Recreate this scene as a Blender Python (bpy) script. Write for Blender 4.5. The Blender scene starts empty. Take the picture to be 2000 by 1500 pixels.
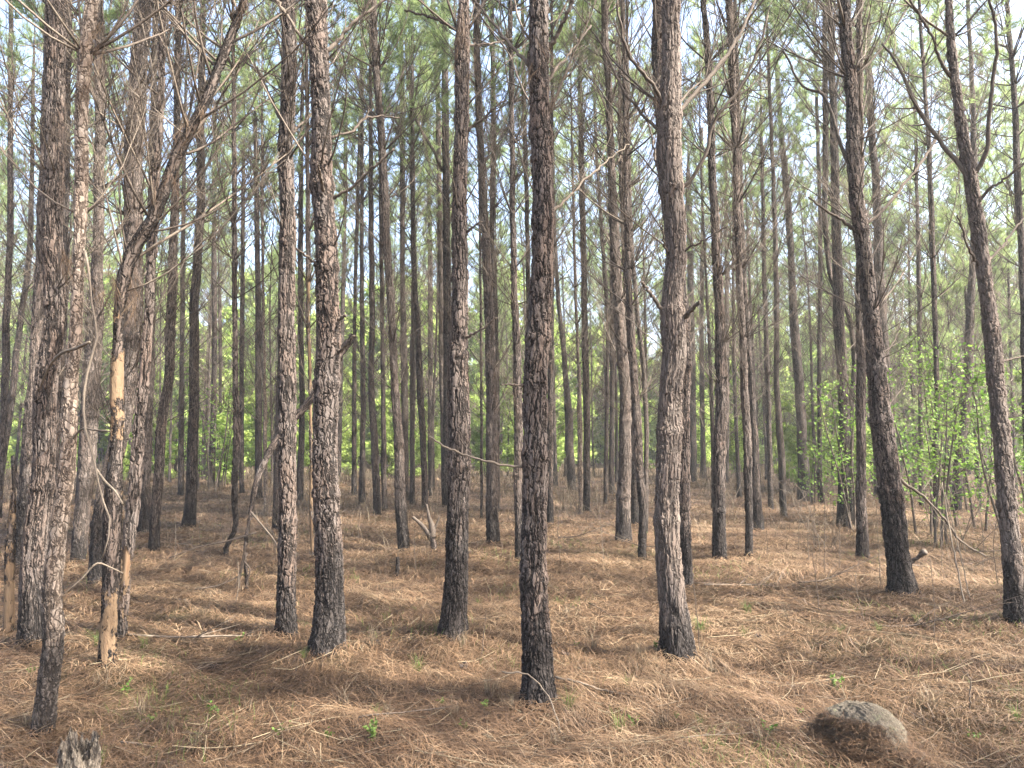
import bpy, math, random
import numpy as np
from mathutils import Vector, Matrix, Euler

C = bpy.context.scene.collection
SC = bpy.context.scene
# ------------------------------------------------------------------ camera
F = 1428.0                      # focal length in pixels of the 2000 px wide photograph
PITCH = math.radians(4.8)
CAMZ = 1.5
cam = bpy.data.objects.new('camera', bpy.data.cameras.new('camera'))
C.objects.link(cam)
cam.location = (0, 0, CAMZ)
cam.rotation_euler = (math.pi/2 + PITCH, 0, 0)
cam.data.sensor_width = 36.0
cam.data.lens = 36.0*F/2000.0
cam.data.clip_start = 0.05
cam.data.clip_end = 1000
SC.camera = cam
# ------------------------------------------------------------------ light
SUN_AZ = math.radians(114)       # clockwise from straight ahead (+Y)
SUN_EL = math.radians(49)
world = bpy.data.worlds.new('World'); SC.world = world; world.use_nodes = True
nt = world.node_tree; nt.nodes.clear()
wo = nt.nodes.new('ShaderNodeOutputWorld'); bg = nt.nodes.new('ShaderNodeBackground')
sky = nt.nodes.new('ShaderNodeTexSky'); sky.sky_type = 'NISHITA'; sky.sun_disc = False
sky.sun_elevation = SUN_EL; sky.sun_rotation = SUN_AZ
sky.air_density = 1.0; sky.dust_density = 6.0; sky.ozone_density = 1.0
nt.links.new(sky.outputs[0], bg.inputs[0]); bg.inputs[1].default_value = 0.15
nt.links.new(bg.outputs[0], wo.inputs[0])
sl = bpy.data.lights.new('sun', 'SUN'); sl.energy = 5.0; sl.angle = math.radians(0.6); sl.color = (1.0, 0.93, 0.82)
sun = bpy.data.objects.new('sun', sl); C.objects.link(sun)
sdir = Vector((math.sin(SUN_AZ)*math.cos(SUN_EL), math.cos(SUN_AZ)*math.cos(SUN_EL), math.sin(SUN_EL)))
sun.rotation_euler = sdir.to_track_quat('Z', 'Y').to_euler()
SC.view_settings.view_transform = 'Standard'; SC.view_settings.look = 'None'
SC.view_settings.exposure = 2.6; SC.view_settings.gamma = 1.0
SC.cycles.max_bounces = 8; SC.cycles.diffuse_bounces = 4; SC.cycles.transmission_bounces = 4
SC.cycles.glossy_bounces = 2; SC.cycles.use_denoising = True
SC.cycles.caustics_reflective = False; SC.cycles.caustics_refractive = False
SC.cycles.sample_clamp_indirect = 6

# ------------------------------------------------------------------ helpers
CP, SP = math.cos(PITCH), math.sin(PITCH)
def ray(px, py):
    a = (px-1000)/F; b = (750-py)/F
    return Vector((a, CP - b*SP, SP + b*CP))
def on_ground(px, py):
    d = ray(px, py); t = -CAMZ/d.z
    return Vector((d.x*t, d.y*t, 0.0)), t
def at_depth(px, py, Y):
    d = ray(px, py); t = Y/d.y
    return Vector((d.x*t, Y, CAMZ + d.z*t)), t

BASES = []
for _px, _py in ((80, 1430), (62, 1272), (40, 1120), (235, 1258), (208, 1315), (188, 1150), (300, 1083), (560, 1240), (637, 1292), (788, 1078), (882, 1255), (964, 1068), (1050, 1398), (1216, 1060), (1327, 1297), (1407, 1100), (1765, 1170), (1985, 1235), (368, 1030), (1686, 1100)):
    _g, _ = on_ground(_px, _py); BASES.append((_g.x, _g.y))
_gr = np.random.default_rng(5)
_gw = [(_gr.uniform(0, 6.28), f*_gr.uniform(.8, 1.2), _gr.uniform(0, 6.28), a)
       for f, a in ((.25, .05), (.5, .035), (.9, .03), (1.7, .022), (2.6, .018), (3.9, .014), (5.5, .016), (8, .015), (11, .012), (15, .008))]
_gw = [(w, f, p, a) for (w, f, p, a) in _gw]
def gh(x, y):
    """height of the forest floor"""
    x = np.asarray(x, float); y = np.asarray(y, float)
    wx = x + .35*np.sin(1.3*y+1) + .12*np.sin(4.1*y+x); wy = y + .35*np.sin(1.1*x+2) + .12*np.sin(3.7*x-y)
    z = np.zeros_like(wx)
    for w, f, p, a in _gw:
        z += a*np.sin(f*(wx*math.cos(w)+wy*math.sin(w))+p)
    for bx, by in BASES: z = z + .055*np.exp(-((x-bx)**2+(y-by)**2)/.11)
    return z*0.8 - .01

def make_mesh(name, V, F_, mat=None, smooth=False, attrs=None):
    """V (n,3), F_ list of (m,k) index arrays"""
    V = np.ascontiguousarray(V, dtype=np.float32)
    if isinstance(F_, np.ndarray): F_ = [F_]
    F_ = [f for f in F_ if len(f)]
    me = bpy.data.meshes.new(name)
    me.vertices.add(len(V)); me.vertices.foreach_set('co', V.ravel())
    loops = np.concatenate([f.ravel() for f in F_]).astype(np.int32)
    tot = np.concatenate([np.full(len(f), f.shape[1], np.int32) for f in F_])
    start = np.concatenate(([0], np.cumsum(tot)[:-1])).astype(np.int32)
    me.loops.add(len(loops)); me.loops.foreach_set('vertex_index', loops)
    me.polygons.add(len(tot)); me.polygons.foreach_set('loop_start', start)
    me.polygons.foreach_set('loop_total', tot)
    me.polygons.foreach_set('use_smooth', np.full(len(tot), smooth, bool))
    if attrs:
        for k, a in attrs.items():
            a = np.ascontiguousarray(a, dtype=np.float32)
            if a.ndim == 1:
                at = me.attributes.new(k, 'FLOAT', 'POINT'); at.data.foreach_set('value', a)
            elif a.shape[1] == 3:
                at = me.attributes.new(k, 'FLOAT_VECTOR', 'POINT'); at.data.foreach_set('vector', a.ravel())
    me.update(calc_edges=True)
    if mat: me.materials.append(mat)
    return me

def link(name, me, parent=None):
    o = bpy.data.objects.new(name, me); C.objects.link(o)
    if parent is not None: o.parent = parent
    return o
def tag(o, label=None, cat=None, group=None, kind=None):
    if label: o['label'] = label
    if cat: o['category'] = cat
    if group: o['group'] = group
    if kind: o['kind'] = kind
    return o
def empty(name, loc, label=None, cat=None, group=None, rz=0):
    o = bpy.data.objects.new(name, None); C.objects.link(o)
    o.empty_display_size = .2; o.location = loc; o.rotation_euler = (0, 0, rz)
    return tag(o, label, cat, group)

def tube(P, R, n=6, cap=True, up=None):
    """P (k,3) path, R (k,) radii -> V, [faces]"""
    P = np.asarray(P, float); R = np.asarray(R, float); k = len(P)
    T = np.gradient(P, axis=0); T /= np.linalg.norm(T, axis=1)[:, None]+1e-9
    ref = np.array([0, 0, 1.0]) if up is None else np.asarray(up, float)
    if up is None and abs((T.mean(0)/np.linalg.norm(T.mean(0)+1e-9)) @ ref) > .9: ref = np.array([1.0, 0, 0])
    A = np.cross(T, ref); A /= np.linalg.norm(A, axis=1)[:, None]+1e-9
    B = np.cross(T, A)
    th = np.arange(n)*2*math.pi/n
    V = P[:, None, :] + R[:, None, None]*(A[:, None, :]*np.cos(th)[None, :, None] + B[:, None, :]*np.sin(th)[None, :, None])
    V = V.reshape(-1, 3)
    i = np.arange(k-1)[:, None]*n; j = np.arange(n)[None, :]; j2 = (j+1) % n
    Q = np.stack([i+j, i+n+j, i+n+j2, i+j2], -1).reshape(-1, 4)
    Fs = [Q]
    if cap:
        Fs.append(np.arange(n)[None, :]); Fs.append((np.arange(n)[::-1]+(k-1)*n)[None, :])
    return V, Fs

class Bag:
    """collects pieces of ONE mesh"""
    def __init__(s): s.V = []; s.F = {}; s.n = 0; s.A = {}
    def add(s, V, Fs, **attrs):
        if isinstance(Fs, np.ndarray): Fs = [Fs]
        s.V.append(V)
        for f in Fs: s.F.setdefault(f.shape[1], []).append(f+s.n)
        for k, a in attrs.items():
            s.A.setdefault(k, []).append(np.broadcast_to(a, (len(V),)+np.shape(a)[1:]) if np.ndim(a) else np.full(len(V), a))
        s.n += len(V)
    def mesh(s, name, mat, smooth=False):
        return make_mesh(name, np.concatenate(s.V), [np.concatenate(f) for f in s.F.values()], mat, smooth,
                         {k: np.concatenate(a) for k, a in s.A.items()})

def smooth_path(P, n):
    P = np.asarray(P, float)
    d = np.concatenate(([0], np.cumsum(np.linalg.norm(np.diff(P[:, :3], axis=0), axis=1))))
    s = np.linspace(0, d[-1], n)
    m = np.gradient(P, d, axis=0)
    out = np.empty((n, P.shape[1]))
    idx = np.clip(np.searchsorted(d, s, side='right')-1, 0, len(d)-2)
    h = (d[idx+1]-d[idx])[:, None]; t = ((s-d[idx])/(d[idx+1]-d[idx]))[:, None]
    out = (2*t**3-3*t**2+1)*P[idx] + (t**3-2*t**2+t)*h*m[idx] + (-2*t**3+3*t**2)*P[idx+1] + (t**3-t**2)*h*m[idx+1]
    return out

# ------------------------------------------------------------------ materials
def new_mat(name):
    m = bpy.data.materials.new(name); m.use_nodes = True
    t = m.node_tree; t.nodes.clear()
    out = t.nodes.new('ShaderNodeOutputMaterial')
    return m, t, out
class N:
    """tiny node-graph writer"""
    def __init__(s, t): s.t = t
    def node(s, typ, ins=None, **kw):
        n = s.t.nodes.new(typ)
        for k, v in kw.items(): setattr(n, k, v)
        for k, v in (ins or {}).items():
            if hasattr(v, 'is_output') or isinstance(v, bpy.types.NodeSocket): s.t.links.new(v, n.inputs[k])
            else: n.inputs[k].default_value = v
        return n
    def math(s, op, a, b=0.0, c=None, clamp=False):
        n = s.t.nodes.new('ShaderNodeMath'); n.operation = op; n.use_clamp = clamp
        for i, v in enumerate((a, b) if c is None else (a, b, c)):
            if isinstance(v, bpy.types.NodeSocket): s.t.links.new(v, n.inputs[i])
            else: n.inputs[i].default_value = v
        return n.outputs[0]
    def mix(s, f, a, b, mode='MIX'):
        n = s.t.nodes.new('ShaderNodeMix'); n.data_type = 'RGBA'; n.blend_type = mode
        for i, v in ((0, f), (6, a), (7, b)):
            if isinstance(v, bpy.types.NodeSocket): s.t.links.new(v, n.inputs[i])
            else: n.inputs[i].default_value = v if i == 0 else (v[0], v[1], v[2], 1)
        return n.outputs[2]
    def ramp(s, f, stops, interp='LINEAR'):
        n = s.t.nodes.new('ShaderNodeValToRGB'); n.color_ramp.interpolation = interp
        el = n.color_ramp.elements
        while len(el) < len(stops): el.new(.5)
        for e, (p, c) in zip(el, stops):
            e.position = p; e.color = (c, c, c, 1) if np.isscalar(c) else (c[0], c[1], c[2], 1)
        s.t.links.new(f, n.inputs[0]); return n.outputs[0]
    def smooth(s, v, lo, hi, a=0.0, b=1.0):
        n = s.t.nodes.new('ShaderNodeMapRange'); n.interpolation_type = 'SMOOTHSTEP'
        s.t.links.new(v, n.inputs[0])
        for i, x in enumerate((lo, hi, a, b)): n.inputs[i+1].default_value = x
        return n.outputs[0]
    def attr(s, name, out='Vector'):
        return s.node('ShaderNodeAttribute', attribute_name=name).outputs[out]
    def noise(s, vec, scale, detail=3, rough=.55, out='Fac', dist=0):
        n = s.node('ShaderNodeTexNoise', {'Vector': vec, 'Scale': scale, 'Detail': detail, 'Roughness': rough, 'Distortion': dist})
        return n.outputs[out]

def bark_material(name, near=True, plate=(.108, .092, .084), furrow=(.013, .0105, .0095), warm=(.115, .083, .067), disp=.0135, sx=38, sz=9.5):
    m, t, out = new_mat(name); g = N(t)
    co = g.attr('barkco')
    rnd = g.node('ShaderNodeObjectInfo').outputs['Random']
    def sub5(c, k):
        v = g.node('ShaderNodeVectorMath', {0: c, 1: (.5, .5, .5)}, operation='SUBTRACT').outputs[0]
        return g.node('ShaderNodeVectorMath', {0: v, 'Scale': k}, operation='SCALE').outputs[0]
    def mul(v, x, y, z): return g.node('ShaderNodeVectorMath', {0: v, 1: (x, y, z)}, operation='MULTIPLY').outputs[0]
    wv = sub5(g.noise(co, 9, 2, out='Color'), .038)
    w2 = sub5(g.noise(co, 45, 2, out='Color'), .015)
    cw = g.node('ShaderNodeVectorMath', {0: g.node('ShaderNodeVectorMath', {0: co, 1: wv}, operation='ADD').outputs[0], 1: w2}, operation='ADD').outputs[0]
    cs = mul(cw, sx, sx, sz)
    vor = g.node('ShaderNodeTexVoronoi', {'Vector': cs, 'Scale': 1.0, 'Randomness': 1.0}, feature='DISTANCE_TO_EDGE')
    cell = g.node('ShaderNodeTexVoronoi', {'Vector': cs, 'Scale': 1.0, 'Randomness': 1.0}, feature='F1')
    edge = vor.outputs['Distance']
    fiss = g.math('ABSOLUTE', g.math('SUBTRACT', g.noise(mul(cw, sx*.75, sx*.75, sz*.32), 1.0, 2, .5), .5))   # long ragged fissures
    big = g.noise(mul(co, 7, 7, 2.2), 1.0, 3, .6)
    brk = g.noise(mul(co, 30, 30, 17), 1.0, 2, .5)
    plateh = g.math('MULTIPLY', g.math('MAXIMUM', g.smooth(edge, .0, .13), g.smooth(brk, .42, .62, 0, .8)), g.smooth(fiss, .004, .075))
    fl = g.noise(mul(cw, 85, 85, 34), 1.0, 4, .65)
    cellv = g.node('ShaderNodeSeparateColor', {0: cell.outputs['Color']}).outputs[0]
    h = g.math('MULTIPLY', plateh, g.math('MULTIPLY_ADD', cellv, .7, .5))
    h = g.math('ADD', h, g.math('MULTIPLY', fl, .5))
    h = g.math('ADD', h, g.math('MULTIPLY', big, .4))
    # colour
    c1 = g.mix(g.smooth(big, .35, .7), plate, warm)
    c1 = g.mix(g.math('MULTIPLY', cellv, .75), c1, (plate[0]*.50, plate[1]*.44, plate[2]*.41))
    c1 = g.mix(g.smooth(fl, .5, .75, 0, .55), c1, (plate[0]*1.45, plate[1]*1.45, plate[2]*1.42))
    c1 = g.mix(g.smooth(fl, .44, .30, 0, .6), c1, furrow)
    c1 = g.mix(plateh, furrow, c1)
    c1 = g.mix(g.math('MULTIPLY', g.math('SUBTRACT', rnd, .5), .5, clamp=True), c1, (.21, .175, .15))
    ch = g.attr('char', 'Fac')
    chn = g.noise(g.node('ShaderNodeVectorMath', {0: co, 1: (14, 14, 3.0)}, operation='MULTIPLY').outputs[0], 1.0, 4, .65)
    chm = g.smooth(g.math('ADD', ch, g.math('MULTIPLY_ADD', chn, 2.2, -1.1)), .22, .72)
    c1 = g.mix(g.math('MULTIPLY', chm, .90), c1, g.mix(g.math('MULTIPLY', plateh, g.smooth(fl, .4, .7, 0, .9)), (.008, .007, .007), (.075, .066, .062)))
    # bare, barkless wood where 'peel' says so
    pl = g.attr('peel', 'Fac')
    pn = g.noise(g.node('ShaderNodeVectorMath', {0: co, 1: (9, 9, 3)}, operation='MULTIPLY').outputs[0], 1.0, 6, .75)
    pm = g.math('MULTIPLY', g.smooth(g.math('ADD', pl, g.math('MULTIPLY_ADD', pn, 2.6, -1.3)), .46, .52), g.smooth(pl, .05, .2))
    wood = g.mix(g.noise(g.node('ShaderNodeVectorMath', {0: co, 1: (90, 90, 4)}, operation='MULTIPLY').outputs[0], 1.0, 3), (.06, .038, .024), (.19, .135, .085))
    wood = g.mix(g.smooth(chn, .45, .8, 0, .6), wood, (.13, .07, .04))
    c1 = g.mix(pm, c1, wood)
    h = g.math('MULTIPLY', h, g.math('SUBTRACT', 1.0, g.math('MULTIPLY', pm, .85)))
    bs = g.node('ShaderNodeBsdfPrincipled', {'Base Color': c1, 'Roughness': .88, 'Specular IOR Level': .18})
    if near:
        dn = g.node('ShaderNodeDisplacement', {'Height': h, 'Midlevel': .9, 'Scale': disp})
        t.links.new(dn.outputs[0], out.inputs['Displacement']); m.displacement_method = 'BOTH'
    else:
        bn = g.node('ShaderNodeBump', {'Height': h, 'Distance': disp*1.3, 'Strength': 1.0})
        t.links.new(bn.outputs[0], bs.inputs['Normal'])
    t.links.new(bs.outputs[0], out.inputs[0])
    return m

def twig_material(name, a=(.17, .13, .105), b=(.34, .28, .23)):
    m, t, out = new_mat(name); g = N(t)
    tc = g.node('ShaderNodeTexCoord').outputs['Object']
    rnd = g.node('ShaderNodeObjectInfo').outputs['Random']
    c = g.mix(g.noise(tc, 3.0, 3), a, b)
    c = g.mix(g.smooth(g.noise(tc, 45.0, 3), .45, .7, 0, .6), c, (a[0]*.45, a[1]*.42, a[2]*.4))
    c = g.mix(g.smooth(rnd, .6, 1.0, 0, .5), c, (.13, .108, .088))
    bs = g.node('ShaderNodeBsdfPrincipled', {'Base Color': c, 'Roughness': .85, 'Specular IOR Level': .2})
    bn = g.node('ShaderNodeBump', {'Height': g.noise(tc, 70.0, 3), 'Distance': .003})
    t.links.new(bn.outputs[0], bs.inputs['Normal'])
    t.links.new(bs.outputs[0], out.inputs[0]); return m

def leaf_material(name, cols, trans=.45, spec=.25, rough=.5):
    """cols: three colours picked by per-leaf attribute 'v' """
    m, t, out = new_mat(name); g = N(t)
    v = g.attr('v', 'Fac'); rnd = g.node('ShaderNodeObjectInfo').outputs['Random']
    vv = g.math('ADD', v, g.math('MULTIPLY_ADD', rnd, .5, -.25), clamp=True)
    c = g.ramp(vv, [(i/(len(cols)-1), q) for i, q in enumerate(cols)])
    bs = g.node('ShaderNodeBsdfPrincipled', {'Base Color': c, 'Roughness': rough, 'Specular IOR Level': spec})
    if trans > 0:
        tr = g.node('ShaderNodeBsdfTranslucent', {'Color': g.mix(.0, c, c)})
        mx = g.node('ShaderNodeMixShader', {0: trans, 1: bs.outputs[0], 2: tr.outputs[0]})
        t.links.new(mx.outputs[0], out.inputs[0])
    else: t.links.new(bs.outputs[0], out.inputs[0])
    return m

M = {}
M['bark_near'] = bark_material('bark_near', True)
M['bark_far'] = bark_material('bark_far', False, disp=.026)
M['bark_pale'] = bark_material('bark_pale', True, plate=(.21, .18, .155), furrow=(.05, .038, .03), warm=(.24, .185, .145), disp=.007, sx=44, sz=19)
M['twig'] = twig_material('dead_twig', (.048, .038, .031), (.10, .08, .065))
M['twig_pale'] = twig_material('pale_dead_twig', (.085, .07, .055), (.155, .128, .10))
M['twig_mid'] = twig_material('sunlit_twig', (.085, .068, .054), (.155, .128, .102))  # mid tone: sunlight on the far twigs is put into the colour
M['needle_green'] = leaf_material('pine_needles_green', [(.14, .20, .085), (.22, .29, .12), (.31, .38, .16)], .55, .3, .45)
M['needle_dead'] = leaf_material('pine_needles_dead', [(.05, .032, .022), (.095, .062, .040), (.16, .115, .075)], .25, .2, .6)
M['leaf'] = leaf_material('spring_leaves', [(.18, .27, .06), (.29, .39, .10), (.42, .50, .17)], .6, .25, .5)
M['leaf_green'] = leaf_material('fresh_leaves', [(.07, .14, .025), (.13, .23, .04), (.22, .33, .07)], .5, .25, .5)
M['straw'] = leaf_material('pine_straw', [(.018, .012, .009), (.056, .034, .021), (.108, .066, .039), (.160, .103, .061), (.23, .17, .11)], .15, .3, .5)
M['dry'] = leaf_material('dry_stalks', [(.06, .046, .033), (.13, .10, .07), (.24, .20, .135)], .2, .2, .6)
M['grass'] = leaf_material('fresh_green', [(.05, .09, .02), (.08, .14, .03), (.13, .19, .05)], .4, .25, .5)

def ground_material():
    m, t, out = new_mat('forest_floor'); g = N(t)
    tc = g.node('ShaderNodeTexCoord').outputs['Object']
    a = g.noise(tc, .55, 4, .6); b = g.noise(tc, 3.2, 5, .65); f = g.noise(tc, 60, 5, .7)
    w = g.node('ShaderNodeTexNoise', {'Vector': g.node('ShaderNodeVectorMath', {0: tc, 1: (9, 60, 20)}, operation='MULTIPLY').outputs[0], 'Scale': 1.0, 'Detail': 4, 'Distortion': 1.5}).outputs['Fac']
    c = g.mix(g.smooth(b, .3, .7), (.024, .016, .011), (.060, .038, .023))
    c = g.mix(g.smooth(f, .4, .7, 0, .75), c, (.13, .085, .05))
    c = g.mix(g.smooth(w, .5, .72, 0, .6), c, (.16, .11, .065))
    c = g.mix(g.smooth(a, .5, .7, 0, .45), c, (.07, .07, .032))
    bs = g.node('ShaderNodeBsdfPrincipled', {'Base Color': c, 'Roughness': .9, 'Specular IOR Level': .15})
    hh = g.math('ADD', g.math('MULTIPLY', f, .6), w)
    bn = g.node('ShaderNodeBump', {'Height': hh, 'Distance': .03, 'Strength': 1.0})
    t.links.new(bn.outputs[0], bs.inputs['Normal']); t.links.new(bs.outputs[0], out.inputs[0]); return m
M['ground'] = ground_material()

# ------------------------------------------------------------------ ground sheet
def axis_steps(lo, hi, near, far, c0, c1):
    out = [c0]; x = c0
    while x < hi:
        s = near if x < c1 else min(far, near + (x-c1)*.08); x += s; out.append(x)
    return out
xs = axis_steps(0, 170, .06, 6, 0, 6); xs = np.array([-x for x in xs[:0:-1]] + xs)
ys = axis_steps(0, 190, .06, 6, 0, 12); yb = axis_steps(0, 60, .3, 6, 0, 1); ys = np.array([-y for y in yb[:0:-1]] + ys)
X, Y = np.meshgrid(xs, ys)
nx, ny = len(xs), len(ys)
V = np.stack([X.ravel(), Y.ravel(), gh(X, Y).ravel()], 1)
i = (np.arange(ny-1)[:, None]*nx + np.arange(nx-1)[None, :]).ravel()
Fq = np.stack([i, i+1, i+1+nx, i+nx], 1)
tag(link('ground', make_mesh('ground', V, Fq, M['ground'], True)), kind='structure')

# ------------------------------------------------------------------ pine straw lying on the ground (uncountable)
def straw():
    r = np.random.default_rng(11)
    n = 470000
    u = r.random(n)
    d0, d1 = 2.9, 34.0
    k = -.35                                       # density falls with distance
    d = (d0**(k+1) + u*(d1**(k+1)-d0**(k+1)))**(1/(k+1))
    a = r.uniform(-.80, .80, n)
    x = d*a; y = d.copy()
    mound = gh(x, y)
    flow = 1.6*np.sin(.9*x+.4*y) + 1.3*np.sin(1.7*y-.6*x+1.2) + .9*np.sin(3.1*x+2.2*y)
    th = .7*flow + r.normal(0, 1.3, n)
    L = r.uniform(.07, .16, n)*(1+.02*d)
    W = np.maximum(.0009, .00031*d)*r.uniform(.7, 1.4, n)
    tilt = np.abs(r.normal(0, .16, n))
    bend = r.normal(0, .22, n)
    lift = r.random(n)**2.0*.030
    # three cross-sections
    V = np.empty((n, 3, 2, 3), np.float32)
    for s, q in enumerate((0., .5, 1.)):
        ang = th + bend*(q-.5)
        cx = x + np.cos(th)*L*(q-.5) - np.sin(th)*L*bend*.25*(1-(2*q-1)**2)
        cy = y + np.sin(th)*L*(q-.5) + np.cos(th)*L*bend*.25*(1-(2*q-1)**2)
        cz = gh(cx, cy) + .004 + lift + np.sin(tilt)*L*q + .012*(1-(2*q-1)**2)
        ww = W*(1.0 if q < .9 else .35)
        V[:, s, 0] = np.stack([cx-np.sin(ang)*ww, cy+np.cos(ang)*ww, cz], 1)
        V[:, s, 1] = np.stack([cx+np.sin(ang)*ww, cy-np.cos(ang)*ww, cz+.0006], 1)
    base = np.arange(n)*6
    Fs = np.concatenate([np.stack([base, base+1, base+3, base+2], 1), np.stack([base+2, base+3, base+5, base+4], 1)])
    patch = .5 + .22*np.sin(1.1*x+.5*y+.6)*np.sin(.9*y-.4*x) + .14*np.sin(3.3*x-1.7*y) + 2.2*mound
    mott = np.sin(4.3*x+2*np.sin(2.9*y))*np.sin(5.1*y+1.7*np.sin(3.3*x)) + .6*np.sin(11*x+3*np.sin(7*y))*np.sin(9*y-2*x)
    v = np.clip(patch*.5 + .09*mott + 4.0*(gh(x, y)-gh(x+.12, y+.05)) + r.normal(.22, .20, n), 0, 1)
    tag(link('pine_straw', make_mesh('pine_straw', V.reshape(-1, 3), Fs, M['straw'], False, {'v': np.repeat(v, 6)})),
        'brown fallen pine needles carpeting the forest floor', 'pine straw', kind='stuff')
straw()

def dry_brush():
    """thin dead stalks and blades standing in the litter, thicker towards the back"""
    r = np.random.default_rng(21); bag = Bag()
    n = 42000
    d = 4 + 40*r.random(n)**.7; a = r.uniform(-.8, .8, n); x = d*a; y = d
    keep = (r.random(n) < np.clip((d-5)/16, .06, 1)) & (np.sin(.8*x+.3*y)+np.sin(.5*y-.9*x) + r.normal(0, 1, n) > -.2)
    x, y, d = x[keep], y[keep], d[keep]; n = len(x)
    H = r.uniform(.08, .45, n)*(1+.6*np.clip((d-10)/16, 0, 1.3)); W = np.maximum(.0014, .00026*d)
    lx = r.normal(0, .35, n)*H; ly = r.normal(0, .35, n)*H; th = r.uniform(0, 3.14, n); z = gh(x, y)
    V = np.empty((n, 3, 2, 3), np.float32)
    for s, q in enumerate((0., .55, 1.)):
        cx = x+lx*q*q; cy = y+ly*q*q; cz = z-.01+H*q*(1-.12*q)
        w = W*(1-.6*q)
        V[:, s, 0] = np.stack([cx-np.cos(th)*w, cy-np.sin(th)*w, cz], 1)
        V[:, s, 1] = np.stack([cx+np.cos(th)*w, cy+np.sin(th)*w, cz], 1)
    b = np.arange(n)*6
    Fs = np.concatenate([np.stack([b, b+1, b+3, b+2], 1), np.stack([b+2, b+3, b+5, b+4], 1)])
    tag(link('dry_grass', make_mesh('dry_grass', V.reshape(-1, 3), Fs, M['dry'], False, {'v': np.repeat(r.random(n), 6)})),
        'thin dry straw coloured stalks standing in the needle litter', 'dry grass', kind='stuff')
dry_brush()

def twig_litter():
    r = np.random.default_rng(8); bag = Bag()
    for k in range(2600):
        d = 3.2+24*r.random()**1.3; x = d*r.uniform(-.78, .78); a = r.uniform(0, 6.28); L = r.uniform(.08, .55)*(1+.02*d)
        P = []; px, py = x, d
        for q in range(4):
            P.append((px, py, float(gh(px, py))+.018+.02*r.random()+ (.06*r.random() if q == 3 else 0))); a += r.normal(0, .25); px += math.cos(a)*L/3; py += math.sin(a)*L/3
        V_, F_ = tube(P, np.linspace(1, .5, 4)*max(r.uniform(.0015, .004), .0003*d), 4, cap=False); bag.add(V_, F_, v=float(np.clip(r.normal(.4, .3), 0, 1)))
    tag(link('twig_litter', bag.mesh('twig_litter', M['dry'], True)), 'small dead twigs scattered through the needle litter', 'twig litter', kind='stuff')
twig_litter()

# ------------------------------------------------------------------ building blocks of trees
def branch_mesh(name, seed, L=1.6, r0=.013, rise=.75, mat='twig', dense=1.0, sides=5):
    """a dead limb leaving the trunk along +X and arching up, with side twigs"""
    R = random.Random(seed); bag = Bag()
    def grow(p, dirn, L, r, lev):
        n = max(4, int(7*L/(.4+L))+3)
        pts = [p.copy()]; d = dirn.copy(); rr = [r]
        kink = Vector((R.gauss(0, 1), R.gauss(0, 1), R.gauss(0, 1)))*.10
        for k in range(n):
            d = (d + Vector((0, 0, (.10 if lev == 0 else .07)*rise)) + kink*R.uniform(-.6, 1) + Vector((R.gauss(0, 1), R.gauss(0, 1), R.gauss(0, 1)))*.06).normalized()
            pts.append(pts[-1] + d*(L/n)); rr.append(r*(1-.82*(k+1)/n))
        Vv, Fs = tube([tuple(q) for q in pts], rr, sides if lev == 0 else 3)
        bag.add(Vv, Fs)
        if lev < 2:
            m = int((R.randint(5, 9) if lev == 0 else R.randint(1, 4))*dense)
            for _ in range(m):
                k = R.uniform(.22, .95)*n; i0 = min(n-1, int(k)); q = pts[i0].lerp(pts[i0+1], k-i0)
                ax = (pts[i0+1]-pts[i0]).normalized()
                side = ax.cross(Vector((0, 0, 1))).normalized()*R.choice((-1, 1))
                nd = (ax*R.uniform(.6, 1.1) + side*R.uniform(.3, .9) + Vector((0, 0, R.uniform(-.15, .5)))).normalized()
                grow(q, nd, L*R.uniform(.18, .5)*(1-.3*k/n), rr[i0]*.55+.0004, lev+1)
    a = R.uniform(.45, 1.25)*rise
    grow(Vector((0, 0, 0)), Vector((math.cos(a), 0, math.sin(a))), L, r0, 0)
    return bag.mesh(name, M[mat], True)
POOL = [branch_mesh('branch', 100+k, L=random.Random(k).uniform(1.3, 3.0), r0=.013, dense=1.9, mat='twig_mid' if k % 3 == 0 else 'twig') for k in range(18)]
POOL_PALE = [branch_mesh('branch', 300+k, L=1.5, r0=.010, rise=.3, mat='twig_pale') for k in range(6)]

def needle_tufts(bag, centers, dirs, n_per, L, w, r, up=.25, spread=.9):
    """bursts of long needles round twig ends"""
    centers = np.asarray(centers); dirs = np.asarray(dirs); m = len(centers)
    c = np.repeat(centers, n_per, 0); d = np.repeat(dirs, n_per, 0); n = len(c)
    q = r.normal(0, 1, (n, 3)); q /= np.linalg.norm(q, axis=1)[:, None]
    v = d + q*spread; v[:, 2] += up; v /= np.linalg.norm(v, axis=1)[:, None]
    LL = L*r.uniform(.7, 1.15, n)[:, None]
    c = c - d*r.uniform(0, .16, n)[:, None]
    s = np.cross(v, r.normal(0, 1, (n, 3))); s /= np.linalg.norm(s, axis=1)[:, None]+1e-9
    V = np.stack([c-s*w, c+s*w, c+v*LL + np.array([0, 0, -.02])], 1).reshape(-1, 3)
    val = np.repeat(np.clip(np.repeat(r.normal(.5, .22, m), n_per)+r.normal(0, .12, n), 0, 1), 3)
    bag.add(V, np.arange(n*3).reshape(-1, 3), v=val)

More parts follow.
